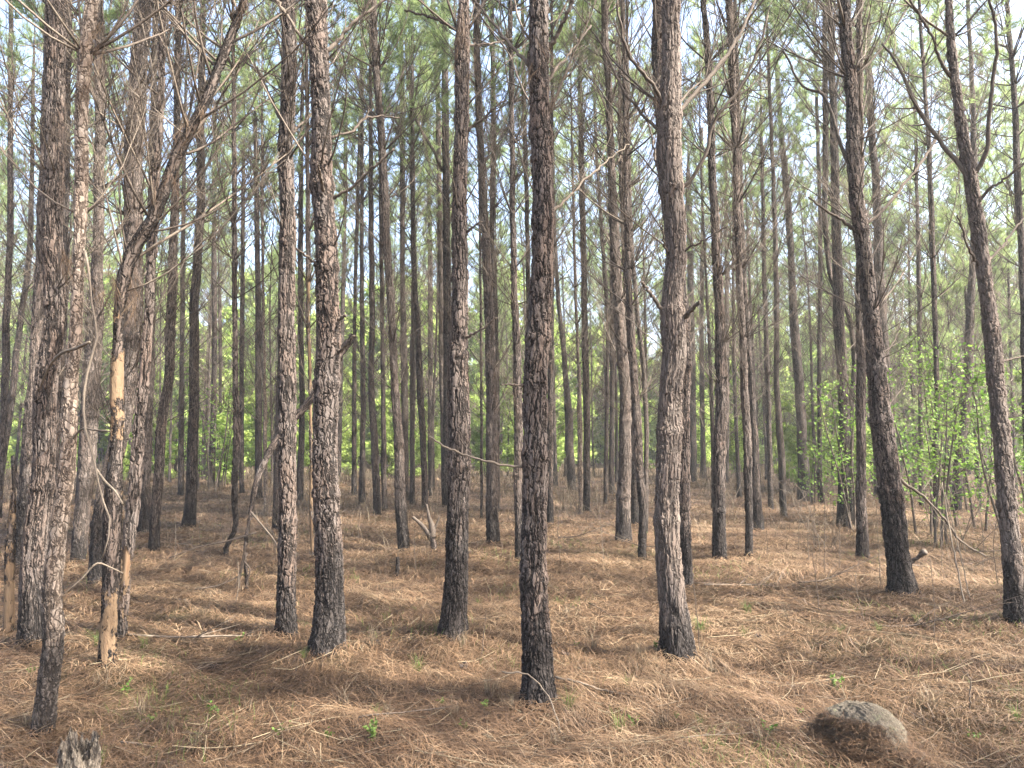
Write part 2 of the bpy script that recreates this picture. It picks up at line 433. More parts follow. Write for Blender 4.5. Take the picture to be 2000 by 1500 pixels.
def crown_meshes(seed, H=6.5, R0=1.7, levels=26, n_per=22, w=.0040):
    """living top of a pine; origin at the foot of the crown, trunk axis = Z"""
    r = np.random.default_rng(seed); rr = random.Random(seed)
    nb = Bag(); lb = Bag(); cs = []; ds = []
    for k in range(levels):
        f = k/(levels-1); z = f*H*.97
        prof = R0*(.45+.75*math.sin(math.pi*min(1, f*.8+.18)))*(1-.72*f)
        for _ in range(rr.randint(1, 3)):
            az = rr.uniform(0, 6.283); L = prof*rr.uniform(.55, 1.25); el = rr.uniform(.15, .6)+.5*f
            d = np.array([math.cos(az)*math.cos(el), math.sin(az)*math.cos(el), math.sin(el)])
            p = np.array([0, 0, z]); pts = [p]
            for s in range(6):
                d = d + np.array([0, 0, .10]) + r.normal(0, .08, 3); d /= np.linalg.norm(d)
                pts.append(pts[-1]+d*L/6)
                if s >= 2:
                    for _q in range(rr.randint(1, 3)):
                        dd = d + r.normal(0, .55, 3); dd /= np.linalg.norm(dd)
                        ln = rr.uniform(.1, .45)
                        e = pts[-1]+dd*ln
                        V_, F_ = tube([pts[-1], e], [.0035, .002], 3, cap=False); lb.add(V_, F_)
                        cs.append(e); ds.append(dd)
            V_, F_ = tube(pts, np.linspace(.015*(1-.6*f), .0035, len(pts)), 4, cap=False); lb.add(V_, F_)
            cs.append(pts[-1]); ds.append(d)
    cs.append(np.array([0, 0, H])); ds.append(np.array([0, 0, 1.]))
    needle_tufts(nb, cs, ds, n_per, .21, w, r)
    return nb.mesh('crown', M['needle_green']), lb.mesh('limbs', M['twig'], True)
CROWNS = [crown_meshes(40+k, H=6.3+.5*(k % 3), R0=1.5+.2*(k % 3), levels=21+2*k, n_per=28, w=.0054) for k in range(5)]

def dead_tuft_mesh(seed):
    r = np.random.default_rng(seed); bag = Bag()
    n = 7; cs = r.normal(0, .06, (n, 3)); ds = np.tile(np.array([0, 0, -.9]), (n, 1)) + r.normal(0, .35, (n, 3))
    needle_tufts(bag, cs, ds, 14, .19, .0012, r, up=-.35, spread=.55)
    return bag.mesh('dead_needles', M['needle_dead'])
TUFTS = [dead_tuft_mesh(70+k) for k in range(5)]

def trunk_mesh(P, R, sides, char_h, seed, mat, peel=None, whorls=(), fine=True):
    """P (k,3), R (k,) along the trunk; rings stay horizontal"""
    r = np.random.default_rng(seed); k = len(P)
    s = np.concatenate(([0], np.cumsum(np.linalg.norm(np.diff(P, axis=0), axis=1))))
    z = P[:, 2]-P[0, 2]
    Rr = R.copy()
    for wz in whorls: Rr = Rr*(1+.13*np.exp(-((z-wz)/.035)**2)) 
    th = np.arange(sides)*2*math.pi/sides
    lump = 1 + .05*np.sin(2*th[None, :]+1.3*z[:, None]+seed) + .03*np.sin(3*th[None, :]-2.1*z[:, None]) + .02*np.sin(5*th[None, :]+6.0*z[:, None]+seed)
    flare = np.exp(-np.clip(z, 0, 9)/.11)[:, None]*(.10+.15*np.sin(3*th+seed)[None, :]+.09*np.sin(5*th+2*seed)[None, :])
    rad = Rr[:, None]*(lump+flare)
    V = np.stack([P[:, 0][:, None]+rad*np.cos(th), P[:, 1][:, None]+rad*np.sin(th), np.repeat(P[:, 2][:, None], sides, 1)], -1).reshape(-1, 3)
    off = r.uniform(-20, 20, 3)
    bco = np.stack([Rr[:, None]*np.cos(th)+off[0], Rr[:, None]*np.sin(th)+off[1], np.repeat(s[:, None], sides, 1)+off[2]], -1).reshape(-1, 3)
    ch = np.clip(1.25-z/max(char_h, .01), 0, 1.0) if char_h > 0 else z*0
    ch = np.repeat(ch, sides)
    pe = np.zeros((k, sides))
    if peel:
        for z0, z1, a in peel: pe += a*(np.clip((z-z0)/.15, 0, 1)*np.clip((z1-z)/.15, 0, 1))[:, None]
    i = np.arange(k-1)[:, None]*sides; j = np.arange(sides)[None, :]; j2 = (j+1) % sides
    Q = np.stack([i+j, i+j2, i+sides+j2, i+sides+j], -1).reshape(-1, 4)
    cap = (np.arange(sides)+(k-1)*sides)[None, :]
    bco = off + (bco-off)*np.array([r.uniform(.85, 1.25)]*2+[r.uniform(.8, 1.25)])
    return make_mesh('trunk', V, [Q, cap], mat, True, {'barkco': bco, 'char': ch, 'peel': pe.ravel()})

# ------------------------------------------------------------------ traced trees
# each: trace "x,y,w ..." from the foot up (photo pixels, used only to find the real place, lean and girth), label, options
TR = []
def T(tr, label, **k): TR.append((tr, label, k))
G1 = None
T('80,1430,37 92,1330,34 103,1250,33 102,1175,32 115,1050,28 130,930,26 137,750,24 146,675,22 155,475,20 159,300,23 160,200,22 170,75,22 180,0,21', 'slim crooked pine with pale sunlit bark, nearest on the left, above the broken stump', mat='bark_pale', char=.9, br=16, tuft=[100, 525, 870, 190])
T('62,1272,50 65,1180,44 68,1110,41 72,1050,39 83,925,38 92,750,37 104,650,34 103,500,33 107,250,30 111,0,30', 'stout reddish pine directly left of the pale crooked trunk', char=.5, br=10)
T('40,1120,30 50,975,30 65,800,26 75,650,23 85,450,21 90,250,18 96,50,16', 'darker pine half hidden behind the stout reddish pine at the left', char=1.2, br=9)
T('98,1045,15 107,875,18 115,750,17 122,600,15 128,400,13 132,150,10', 'thin dark pine glimpsed between the stout pine and the pale crooked one', char=1.0, br=8)
T('152,1100,27 160,1010,27 170,925,27 178,750,29 187,650,23 192,450,19 195,250,18 193,0,16', 'brown pine standing just right of the pale crooked trunk, further back', char=.5, br=14)
T('235,1258,20 240,1180,18 245,1125,18 252,1050,20 265,950,20 272,825,17 280,750,17 288,650,15 297,500,13 305,350,13 315,150,12 320,0,10', 'slender pine with an orange bark-stripped foot beside the broken leaning trunk', char=.3, br=10, peel=[(0, .85, .44)])
T('188,1150,34 200,1000,30 222,900,30 243,800,32 257,650,33 260,450,34 262,300,31 272,125,28 280,0,27', 'large dark pine behind the orange broken trunk at the left', char=1.0, br=16, tuft=[190, 330])
T('278,1045,25 283,900,22 289,750,22 293,600,18 297,400,15 300,200,12', 'upright dark pine behind the orange-footed slender pine', char=.7, br=8)
T('300,1083,18 308,950,18 320,800,18 328,750,17 333,650,17 340,450,14 345,250,12 349,0,10', 'narrow pine with its foot beside the fallen grey branch on the left', char=.6, br=12)
T('368,1030,28 372,990,23 375,925,22 379,750,18 380,600,17 386,500,17 392,400,17 392,250,14 397,0,10', 'pine with a wide flared foot and sunlit face, alone in the left clearing', char=.6, br=13, tuft=[380])
T('353,970,12 355,750,9 357,500,8 360,300,7', 'distant thin pine left of the flared-foot pine', char=.5, br=6)
T('412,955,14 416,850,11 419,650,10 418,450,9 420,200,7', 'distant pine wrapped in green leafy growth right of the flared-foot pine', char=.4, br=6)
T('443,1090,9 441,1068,9 455,1045,9 458,975,10 462,850,12 460,750,10 458,450,9 457,250,7 455,50,5', 'thin pine with a sharply kinked black foot left of centre-left', char=1.6, br=12)
T('472,965,9 472,750,9 474,500,8 476,250,6', 'faint far pine right behind the kink-footed one', char=.4, br=6)
T('505,975,14 505,750,13 505,650,12 502,450,10 498,200,7', 'far pine left of the slim front pine, seen past the bent dead sapling', char=.4, br=9)
T('520,1000,8 517,800,7 514,600,6 512,350,5', 'thin pale pole of a pine just left of the slim front pine', char=.1, br=6, mat='bark_pale')
T('560,1240,40 560,1170,35 560,1100,33 562,950,31 562,850,31 560,750,31 560,650,28 561,450,26 560,250,25 565,100,24 564,0,22', 'straight brown front pine immediately left of the thickest left-centre trunk', char=.7, br=12)
T('538,1043,14 543,900,15 547,750,13 551,500,11 552,250,9', 'dark pine mostly hidden behind the straight brown front pine', char=.6, br=6)
T('637,1292,66 641,1225,57 642,1150,51 642,1050,47 638,950,43 635,900,42 635,800,42 642,650,42 638,560,39 637,500,40 633,420,38 630,375,41 628,250,36 622,100,34 620,0,37', 'thick pine with cracked pale bark and black flared foot left of centre', char=.85, br=8, key='A')
T('585,975,13 590,800,11 587,600,10 587,450,10 590,200,7', 'far pine seen in the gap between the two front pines left of centre', char=.3, br=8)
T('610,1090,9 608,1000,9 607,800,8 603,650,9 602,450,8 600,250,6', 'thin orange barkless pole against the left side of the thick cracked pine', char=0, br=6, peel=[(0, 4, .6)])
T('707,982,13 709,750,10 707,600,9 707,350,7 708,100,5', 'dark far pine, first slender one in the open gap right of the cracked pine', char=.6, br=9)
T('692,967,11 692,750,8 694,550,7 700,350,7 704,150,5', 'far pine close behind the first slender pine right of the cracked trunk', char=.5, br=7)
T('660,945,12 665,750,9 672,500,8 676,200,6', 'far pine brushing the right edge of the thick cracked trunk', char=.4, br=7)
T('737,1008,15 732,875,14 725,750,12 727,650,12 725,450,10 724,250,8', 'pine with a black foot left of the light fallen twig litter', char=1.1, br=10)
T('751,1000,11 748,750,9 745,500,8 742,250,6', 'sunlit thin pine paired with the black-footed pine on its right', char=.3, br=8)
T('788,1078,21 782,950,20 775,800,16 770,750,15 767,650,14 757,500,14 750,350,14 740,200,13 732,100,12 730,0,11', 'mid-distance pine curving left as it rises, beside the short black stake', char=.8, br=16)
T('792,975,14 790,750,14 787,600,11 786,300,10 783,0,8', 'very straight far pine directly behind the left-curving pine', char=.6, br=12)
T('806,982,12 805,750,9 808,550,10 806,400,8 802,250,7', 'far pine just right of the very straight one', char=.6, br=9)
T('831,995,14 827,875,12 820,750,13 817,650,11 810,550,10 806,300,8 805,100,6', 'sunlit far pine above the forked snag on the ground', char=.2, br=10, tuft=[760])
T('843,957,14 841,750,11 840,500,9 836,250,7', 'dark far pine between the forked snag and the leaning-foot front pine', char=.8, br=8)
T('882,1255,52 887,1180,45 892,1100,41 897,950,38 896,850,38 895,750,36 897,650,30 898,450,28 900,275,26 904,100,26 905,0,18', 'front pine with a leaning charred foot, between cracked and nearest trunks', char=1.3, br=12, tuft=[75, 110, 140])
T('870,985,15 873,800,16 874,650,16 872,450,15 870,250,14 867,0,11', 'pine running up beside the left edge of the leaning-foot front pine', char=.6, br=14)
T('868,975,10 862,650,11 860,450,10 857,300,10 852,100,9 845,0,8', 'thin pine parallel to the one left of the leaning-foot front pine', char=.5, br=8)
T('964,1068,26 962,1010,24 961,950,23 960,750,22 957,650,18 950,500,16 942,350,14 935,200,13 929,0,10', 'mid-distance pine with clean dark foot midway between the two central front pines', char=.8, br=14)
T('972,1000,9 971,750,9 967,600,10 962,500,11 964,250,10 960,0,8', 'far pine hugging the right side of the mid-distance central pine', char=.4, br=9)
T('941,1012,6 940,750,5 938,500,5 935,250,4', 'hair-thin dead pole between the leaning-foot pine and the next', char=.3, br=4)
T('1013,1092,14 1012,900,15 1011,750,15 1006,600,13 1002,450,11 1000,250,9 996,0,8', 'slim pine tucked left of the nearest central trunk', char=.7, br=12)
T('1050,1398,64 1049,1330,57 1047,1250,52 1045,1180,48 1044,1100,45 1044,950,42 1046,750,42 1052,650,42 1055,560,40 1057,500,38 1060,350,38 1055,200,38 1051,100,36 1052,0,33', 'nearest central pine, thick trunk with deeply plated bark and black foot', char=.75, br=7, tuft=[150, 120, 190])
T('1074,1025,13 1075,750,12 1078,500,9 1078,200,7', 'dark far pine peeping out right of the nearest central trunk', char=.6, br=9)
T('1034,1000,10 1033,700,9 1030,450,9 1025,250,8 1020,0,7', 'far pine mostly masked by the nearest central trunk', char=.6, br=7)
T('1118,957,18 1113,880,17 1110,800,15 1106,750,11 1102,700,10 1092,600,9 1085,500,8 1080,300,6', 'far dark pine curving left above the tangle of pale brush', char=1.0, br=8)
T('1146,995,15 1145,750,13 1142,650,13 1140,500,12 1136,350,11 1133,150,9 1131,0,7', 'dark far pine right of the pale pole with a broken whorl', char=1.0, br=12)
T('1134,1005,8 1132,800,9 1131,750,7 1125,600,6 1120,400,5', 'pale thin pole with a broken whorl, left of the dark far pine', char=0, br=5, mat='bark_pale', tuft=[800])
T('1182,982,8 1186,750,8 1187,650,8 1175,450,7 1165,300,6 1160,150,5', 'thin leaning far pine, left one of a close pair right of centre', char=.5, br=7)
T('1194,965,11 1196,750,10 1195,550,9 1193,300,7', 'thin far pine, right one of a close pair right of centre', char=.5, br=8)
T('1216,1060,30 1218,1010,27 1219,950,25 1220,750,22 1212,650,22 1202,500,18 1195,350,15 1190,200,13 1181,50,13 1180,0,12', 'mid-distance pine with an even grey trunk, first right of the nearest central pine', char=.5, br=15)
T('1240,1025,18 1238,900,16 1235,750,14 1227,650,12 1220,500,11 1212,300,9 1210,100,7', 'pine directly behind the even grey one, its right neighbour', char=.6, br=10)
T('1255,1092,16 1255,1000,16 1250,930,17 1247,875,17 1239,750,14 1233,650,13 1226,500,11 1222,300,9', 'narrow pine bowed at mid height with a black foot', char=1.2, br=10)
T('1262,1040,9 1259,750,9 1240,560,9 1232,450,9 1227,300,9 1225,100,6', 'thin pine along the right of the bowed narrow pine', char=.5, br=8)
T('1327,1297,66 1323,1260,61 1319,1225,57 1313,1175,50 1309,1125,46 1305,1050,43 1304,950,42 1305,850,41 1310,750,39 1319,690,41 1315,640,42 1312,600,38 1319,500,36 1316,400,40 1308,300,46 1307,225,42 1311,100,33 1312,0,30', 'big right-centre pine with curved foot, knobbly whorls and broken stub branches', char=.5, br=5, tuft=[235, 380])
T('1342,1150,20 1337,1000,22 1335,850,21 1338,720,22 1325,500,21 1300,330,20 1289,200,22 1284,0,20', 'pine hiding behind the big right-centre trunk and emerging at its upper left', char=.9, br=10)
T('1352,945,18 1352,825,16 1350,650,14 1346,400,11', 'far dark pine just right of the big right-centre trunk', char=1.2, br=8)
T('1374,940,11 1371,750,9 1370,650,9 1372,450,7 1371,250,6', 'thin far pine in the gap right of the big right-centre trunk', char=.5, br=8)
T('1407,1100,28 1405,1030,24 1404,950,23 1407,850,24 1410,750,24 1407,650,19 1400,500,16 1392,350,14 1385,150,12 1374,0,10', 'mid-distance pine with a ribbed grey trunk, next right of the big one', char=.8, br=14)
T('1419,945,9 1420,750,9 1419,500,8 1415,250,7', 'far pine showing at the right edge of the ribbed grey pine', char=.4, br=7)
T('1463,1098,14 1462,950,14 1454,750,13 1450,650,12 1442,500,13 1437,300,12 1430,150,12 1424,0,12', 'slim straight pine with black foot left of the lit crooked-foot one', char=1.4, br=13)
T('1482,1040,22 1477,960,17 1474,880,15 1467,750,13 1460,650,12 1450,480,11 1443,250,9', 'far pine with sunlit right side and swept foot behind the slim straight one', char=.4, br=9)
T('1505,990,10 1500,750,9 1493,550,8 1488,300,6', 'thin far pine in the right-hand gap, first of a row of three', char=.6, br=8)
T('1531,1012,12 1525,875,14 1517,750,11 1517,650,10 1515,500,9 1510,350,8 1502,150,6', 'thin far pine in the right-hand gap, second of a row of three', char=.9, br=10)
T('1572,977,26 1570,930,23 1567,875,21 1561,750,17 1552,650,17 1545,500,13 1537,375,12 1525,250,10 1515,100,8', 'far pine with a broad flared foot, third in the right-hand gap', char=1.2, br=12)
T('1645,1030,21 1648,875,22 1647,750,19 1640,650,20 1635,500,19 1631,350,16 1627,200,13 1620,0,10', 'dark pine with green leaves round its lower trunk left of the slender right pine', char=1.5, br=16)
T('1662,1025,10 1661,850,10 1650,600,9 1628,560,9 1617,500,10 1612,300,10 1612,150,10 1610,0,8', 'thin pine twinned with the leafy dark one', char=.6, br=8)
T('1686,1100,24 1683,1020,19 1682,950,17 1681,850,16 1682,750,17 1680,650,15 1679,500,13 1680,350,11 1680,200,10 1677,0,9', 'slender right pine standing left of the strongly leaning trunk', char=.5, br=12)
T('1765,1170,52 1760,1130,44 1755,1100,40 1745,1000,39 1730,900,37 1715,750,33 1705,650,29 1692,525,28 1677,425,26 1667,300,22 1660,150,20 1652,50,18 1650,0,17', 'strongly left-leaning right-hand pine with a scarred charred foot', char=1.2, br=12)
T('1750,1010,16 1742,850,14 1738,780,15 1730,700,15 1722,600,17 1718,550,17 1715,450,16 1710,350,15 1702,250,13 1695,100,12 1692,0,11', 'pine shadowing the leaning right-hand trunk from behind', char=.5, br=14)
T('1825,1040,12 1827,900,12 1830,750,10 1827,650,9 1820,450,10 1815,300,9 1805,150,7', 'thin far pine among green shrubs left of the crooked-trunk pine', char=.5, br=14)
T('1868,1000,18 1872,900,18 1882,825,17 1890,750,17 1893,650,15 1895,600,14 1901,500,13 1903,350,11 1900,200,9 1890,0,7', 'right-leaning far pine behind the leafy shrubs', char=.8, br=12)
T('1985,1235,39 1981,1150,35 1977,1100,33 1972,1030,31 1965,950,30 1952,825,27 1945,750,26 1942,675,27 1935,620,25 1927,575,22 1910,450,22 1897,350,21 1877,250,18 1862,125,15 1852,0,12', 'nearest pine at the right edge, sinuous trunk with forked upper limbs', char=.6, br=8)
T('2010,1030,15 2002,700,13 1993,450,12 1987,350,12 1982,200,10 1970,50,9', 'pine cut by the right edge behind the sinuous one', char=.5, br=14)
T('1800,990,9 1797,750,8 1795,550,8 1790,350,6', 'thin far pole among shrubs, right of the leaning right-hand trunk', char=.4, br=9)
T('1602,985,9 1600,750,8 1602,450,8 1595,200,6', 'thin far pine left of the leafy dark one', char=.5, br=8)
T('-4,1010,13 5,850,13 10,760,13 12,650,13 20,450,11 20,250,9 22,0,8', 'pine at the left edge standing nearly upright', char=.5, br=14)
T('-8,985,12 8,880,12 20,800,12 37,650,11 57,500,10 62,350,8 65,150,6', 'thin pine at the left edge leaning right', char=.5, br=10)

def extend(P, R, H, rs):
    """carry the trunk on above the frame to its tip"""
    P = [Vector(p) for p in P]; R = list(R)
    lean = (P[-1]-P[-3]) if len(P) > 3 else (P[-1]-P[-2]); lean = lean/max(lean.z, .1)
    lean = Vector((max(-.12, min(.12, lean.x)), max(-.1, min(.1, lean.y)), 1))
    z0 = P[-1].z
    if z0 < H-.5:
        n = max(2, int((H-z0)/.5)); r0 = R[-1]; p0 = P[-1].copy()
        for k in range(1, n+1):
            f = k/n; dz = (H-z0)*f
            P.append(Vector((p0.x+lean.x*dz*(1-.5*f), p0.y+lean.y*dz*(1-.5*f), z0+dz)))
            R.append(max(.008, r0*(1-f*.93)))
    return np.array([tuple(p) for p in P]), np.array(R)

def add_crown(root, base, k, scale, rz):
    for me, nm in zip(CROWNS[k % len(CROWNS)], ('crown', 'limbs')):
        o = link(nm, me, root); o.location = base; o.rotation_euler = (0, 0, rz); o.scale = (scale, scale, scale)

def add_branch(root, p, az, rs, scale, mat_pool=None, tilt=0.0):
    me = rs.choice(mat_pool or POOL)
    o = link('branch', me, root); o.location = p
    o.rotation_euler = (rs.uniform(-.5, .5), -tilt, az); o.scale = (scale, scale, scale)
    return o

PLACED = []
TREES = {}
for idx, (tr, label, op) in enumerate(TR):
    rs = random.Random(1000+idx)
    pts = [tuple(float(q) for q in s.split(',')) for s in tr.split()]
    g0, t0 = on_ground(pts[0][0], pts[0][1]); depth = g0.y
    yslope = rs.uniform(-.012, .012)
    P = []; R = []
    for (x, y, w) in pts:
        p, t = at_depth(x, y, depth); Yd = depth + yslope*p.z
        p, t = at_depth(x, y, Yd); P.append(p); R.append(.5*w*t/F)
    gz = float(gh(P[0].x, P[0].y))
    P[0].z = gz-.04
    sp = smooth_path(np.array([(*p, r) for p, r in zip(P, R)]), 60)
    near = depth < 7.5; mid = depth < 12.5
    topz = P[-1].z
    H = rs.uniform(13.0, 15.5)
    Pa, Ra = extend(sp[:, :3], np.maximum(sp[:, 3], .006), H, rs)
    # resample rings
    zz = Pa[:, 2]
    dz = .0075 if near else (.022 if mid else .09)
    lim = min(topz+.4, H)
    zs = np.concatenate([np.arange(zz[0], lim, dz), np.arange(lim, zz[-1], .25), [zz[-1]]])
    Pf = np.stack([np.interp(zs, zz, Pa[:, 0]), np.interp(zs, zz, Pa[:, 1]), zs], 1); Rf = np.interp(zs, zz, Ra)
    wob = .10*np.minimum(Rf, .05)
    Pf[:, 0] += wob*np.sin(zs*5.1+idx); Pf[:, 1] += wob*np.sin(zs*4.3+2*idx)
    origin = Vector((P[0].x, P[0].y, gz))
    Pl = Pf - np.array(origin)
    sides = 120 if near else (48 if mid else 16)
    wz = []; z = rs.uniform(.7, 1.4)
    while z < H: wz.append(z); z += rs.uniform(.45, .95)
    matn = op.get('mat', 'bark_near')
    mat = M[matn] if (near or (mid and matn == 'bark_near')) else (M['bark_far'] if matn == 'bark_near' else M['bark_pale'])
    root = empty('pine_tree', origin, label, 'pine tree', 'pines of the plantation')
    rr_ = Rf*(1.0 + (.04 if near else .0))
    link('trunk', trunk_mesh(Pl, rr_, sides, op.get('char', .5), idx, mat, op.get('peel'), [w-gz for w in wz] if mid else ()), root)
    def axis_at(z): return np.array([np.interp(z, Pl[:, 2], Pl[:, 0]), np.interp(z, Pl[:, 2], Pl[:, 1]), z])
    def rad_at(z): return float(np.interp(z, Pl[:, 2], Rf))
    # dead branches: from chest height (few) to the crown
    cb = rs.uniform(7.6, 9.0)
    nb = op.get('br', 10)
    zlo = 2.6 if depth < 6.5 else 1.6
    zhi = min(cb+.8, topz+.6)
    cand = [w for w in wz if zlo < w < zhi] or [zhi*.6]
    for b in range(int(nb*(1.2 if depth < 6.5 else 3.3)) + (14 if depth > 9 else 0)):
        w = cand[int(len(cand)*(rs.random()**(.62 if depth < 6.5 else .95))) if len(cand) > 1 else 0]
        az = rs.uniform(0, 6.283)
        a = axis_at(w); r_ = rad_at(w)*.7
        f = (w-zlo)/(zhi-zlo+.01)
        sc = (.50+.55*f)*rs.uniform(.7, 1.15)*(1.0 if depth > 6.5 else .9)
        add_branch(root, (a[0]+math.cos(az)*r_, a[1]+math.sin(az)*r_, w), az, rs, sc, tilt=rs.uniform(-.1, .35))
    # upper limbs hidden above the frame are left to the crown
    for ty in op.get('tuft', []):
        p, t = at_depth(np.interp(-ty, [-q[1] for q in pts], [q[0] for q in pts]), ty, depth)
        o = link('dead_needles', rs.choice(TUFTS), root)
        lp = p-origin; az = rs.uniform(3.6, 5.8); r_ = rad_at(lp.z)
        o.location = (lp.x+math.cos(az)*r_, lp.y+math.sin(az)*r_, lp.z); o.rotation_euler = (0, 0, rs.uniform(0, 6)); o.scale = (.75,)*3
    a = axis_at(cb); add_crown(root, tuple(a), idx, rs.uniform(.9, 1.1), rs.uniform(0, 6.28))
    PLACED.append((origin.x, origin.y)); TREES[idx] = (root, origin, depth)

def find(words):
    for i, (tr, label, op) in enumerate(TR):
        if words in label: return TREES[i]
def traced_limb(words, tr, dy=0.0, mat='twig', twigs=4, name='branch'):
    """a particular limb of a particular tree; dy = how far it runs towards (-) or away (+)"""
    root, org, depth = find(words); rs = random.Random(tr)
    pts = [tuple(float(q) for q in s.split(',')) for s in tr.split()]
    P = []
    for k, (x, y, w) in enumerate(pts):
        f = k/(len(pts)-1); p, t = at_depth(x, y, depth + dy*f); P.append((*p, .5*w*t/F))
    sp = smooth_path(P, 26); sp[:, :3] -= np.array(org)
    sp[1:, :3] += np.random.default_rng(len(tr)).normal(0, .004, (25, 3))
    bag = Bag(); V_, F_ = tube(sp[:, :3], np.maximum(sp[:, 3], .0015), 8); bag.add(V_, F_)
    L = np.linalg.norm(sp[-1, :3]-sp[0, :3])
    for k in range(twigs):
        i0 = rs.randint(6, 24); d = sp[i0, :3]-sp[i0-2, :3]; d = d/np.linalg.norm(d)
        sd = np.array([rs.gauss(0, 1), rs.gauss(0, 1), rs.gauss(.3, .8)])*.7
        q = [sp[i0, :3]]; dd = d+sd; dd /= np.linalg.norm(dd); ln = L*rs.uniform(.15, .4)
        for s in range(5): dd = dd+np.array([rs.gauss(0, .1), rs.gauss(0, .1), .09]); dd /= np.linalg.norm(dd); q.append(q[-1]+dd*ln/5)
        V_, F_ = tube(q, np.linspace(sp[i0, 3]*.5, .0012, 6), 4); bag.add(V_, F_)
    return link(name, bag.mesh(name, M[mat], True), root)
B = 'big right-centre'
traced_limb(B, '1305,228,9 1288,190,7 1270,160,7 1230,110,6 1212,50,5 1205,0,4', -.3)
traced_limb(B, '1325,220,9 1360,180,8 1395,140,8 1425,100,7 1455,45,6 1478,-10,5', .2)
traced_limb(B, '1322,377,10 1350,350,8 1380,295,7 1390,245,7 1435,185,6 1475,110,5 1500,30,4', -.2, twigs=7)
traced_limb(B, '1295,262,7 1265,235,6 1210,160,5 1185,110,4 1165,70,3', .2)
traced_limb(B, '1300,370,6 1285,330,5 1275,280,4 1255,200,3', .3)
traced_limb(B, '1308,624,12 1296,608,9 1275,580,7 1255,550,6', -.1, twigs=0)
traced_limb(B, '1322,626,11 1340,616,10 1355,600,8 1366,588,7', -.15, twigs=0)
traced_limb(B, '1322,500,6 1345,485,5 1372,470,4 1420,442,3', -.2)
traced_limb(B, '1310,500,5 1298,482,4 1294,455,3 1292,440,2', -.3, twigs=0)
Cn = 'nearest central pine'
traced_limb(Cn, '1036,130,9 1015,108,7 985,75,6 950,30,5 925,-5,5', .2)
traced_limb(Cn, '1066,105,12 1085,72,9 1102,40,8 1120,-5,7', -.1)
traced_limb(Cn, '1068,165,7 1082,140,6 1105,115,5 1130,80,4 1155,50,4', .2)
traced_limb(Cn, '1078,415,7 1100,395,6 1125,370,5 1160,335,4 1190,312,3 1230,280,2', .4, mat='twig_pale')
traced_limb(Cn, '1026,912,6 1000,910,5 970,906,5 935,897,4 900,885,4 872,872,4 838,852,3', -.15, mat='twig_pale', twigs=1)
traced_limb(Cn, '1030,752,5 1010,752,4 995,750,3 978,752,2', -.2, twigs=1)
A_ = 'thick pine with cracked'
traced_limb(A_, '608,95,9 590,75,7 570,45,6 542,0,6 536,-15,5', -.1)
traced_limb(A_, '638,100,11 652,88,8 690,45,7 720,22,6 757,-4,5', .1)
traced_limb(A_, '652,388,7 680,370,6 700,355,5 725,330,5 750,308,4 770,290,4', -.1, twigs=2)
traced_limb(A_, '648,270,6 668,262,5 690,255,5 708,235,5 725,228,4 780,230,3', .3)
traced_limb(A_, '655,692,7 665,685,6 678,672,5 692,655,4', -.1, twigs=0)
traced_limb(A_, '660,625,7 668,620,6 676,616,5', -.1, twigs=0)
traced_limb(A_, '625,522,6 605,505,5 592,495,4 578,484,3', -.25, twigs=1)
traced_limb(A_, '637,385,8 630,365,7 625,340,5 622,320,3', -.35, twigs=0)
L_ = 'leaning charred foot'
traced_limb(L_, '910,262,7 925,245,6 942,235,5 960,215,4 990,195,3', -.1)
traced_limb(L_, '895,60,7 860,42,6 830,30,5 790,20,4', .3)
traced_limb(L_, '912,88,6 935,87,5 965,84,4 1000,75,3', .3)
traced_limb(L_, '908,660,7 925,652,5 945,640,4 970,620,3', -.1, twigs=2)
traced_limb(L_, '908,458,6 918,448,5 928,440,4 940,432,3', -.1, twigs=0)
traced_limb('beside the left edge of the leaning', '864,335,7 850,300,6 820,250,6 800,180,5 793,110,4 790,50,3', -.4)
traced_limb('straight brown front', '550,235,9 540,215,7 525,185,6 508,145,5 500,130,5', .2)
traced_limb('straight brown front', '570,262,6 585,245,5 600,232,4 610,220,3', .2, twigs=1)
S_ = 'nearest pine at the right edge'
traced_limb(S_, '1895,348,12 1912,328,10 1925,300,9 1930,250,8 1935,190,7 1944,120,7 1947,75,6 1938,20,5 1932,-10,5', -.3)
traced_limb(S_, '1890,345,11 1865,312,9 1840,280,8 1800,225,8 1778,185,7 1770,160,6 1750,120,5 1725,85,4', .2, twigs=6)
traced_limb(S_, '1858,150,8 1845,135,7 1832,110,6 1825,80,5 1805,45,5 1775,-5,4', -.1)
traced_limb(S_, '1908,398,7 1930,372,6 1960,350,5 2010,312,4', -.2)
traced_limb(S_, '1912,520,6 1900,500,5 1890,480,4 1880,450,4 1870,420,3', -.2)
traced_limb(S_, '1922,515,7 1950,490,5 1975,455,4 2005,420,3', .2)
traced_limb(S_, '1940,715,6 1955,705,5 1970,702,4 2000,696,3', .1)
K_ = 'strongly left-leaning'
traced_limb(K_, '1660,322,9 1645,290,7 1635,262,7 1620,210,6 1600,180,6 1580,175,5 1530,100,4', .3, twigs=6)
traced_limb(K_, '1664,447,8 1645,430,6 1620,415,5 1600,402,4 1580,385,3', -.2)
traced_limb(K_, '1690,440,8 1720,415,7 1755,375,6 1785,335,6 1812,300,5 1840,250,4', .4, twigs=6)
traced_limb(K_, '1742,920,7 1775,950,6 1810,975,5 1845,1015,4 1880,1060,4 1925,1085,3', .5, twigs=5, mat='twig')
traced_limb(K_, '1776,1100,9 1785,1093,7 1795,1088,7 1802,1080,12 1807,1078,12', -.1, twigs=0)
traced_limb(K_, '1650,60,9 1642,30,7 1640,0,6 1637,-20,6', 0)

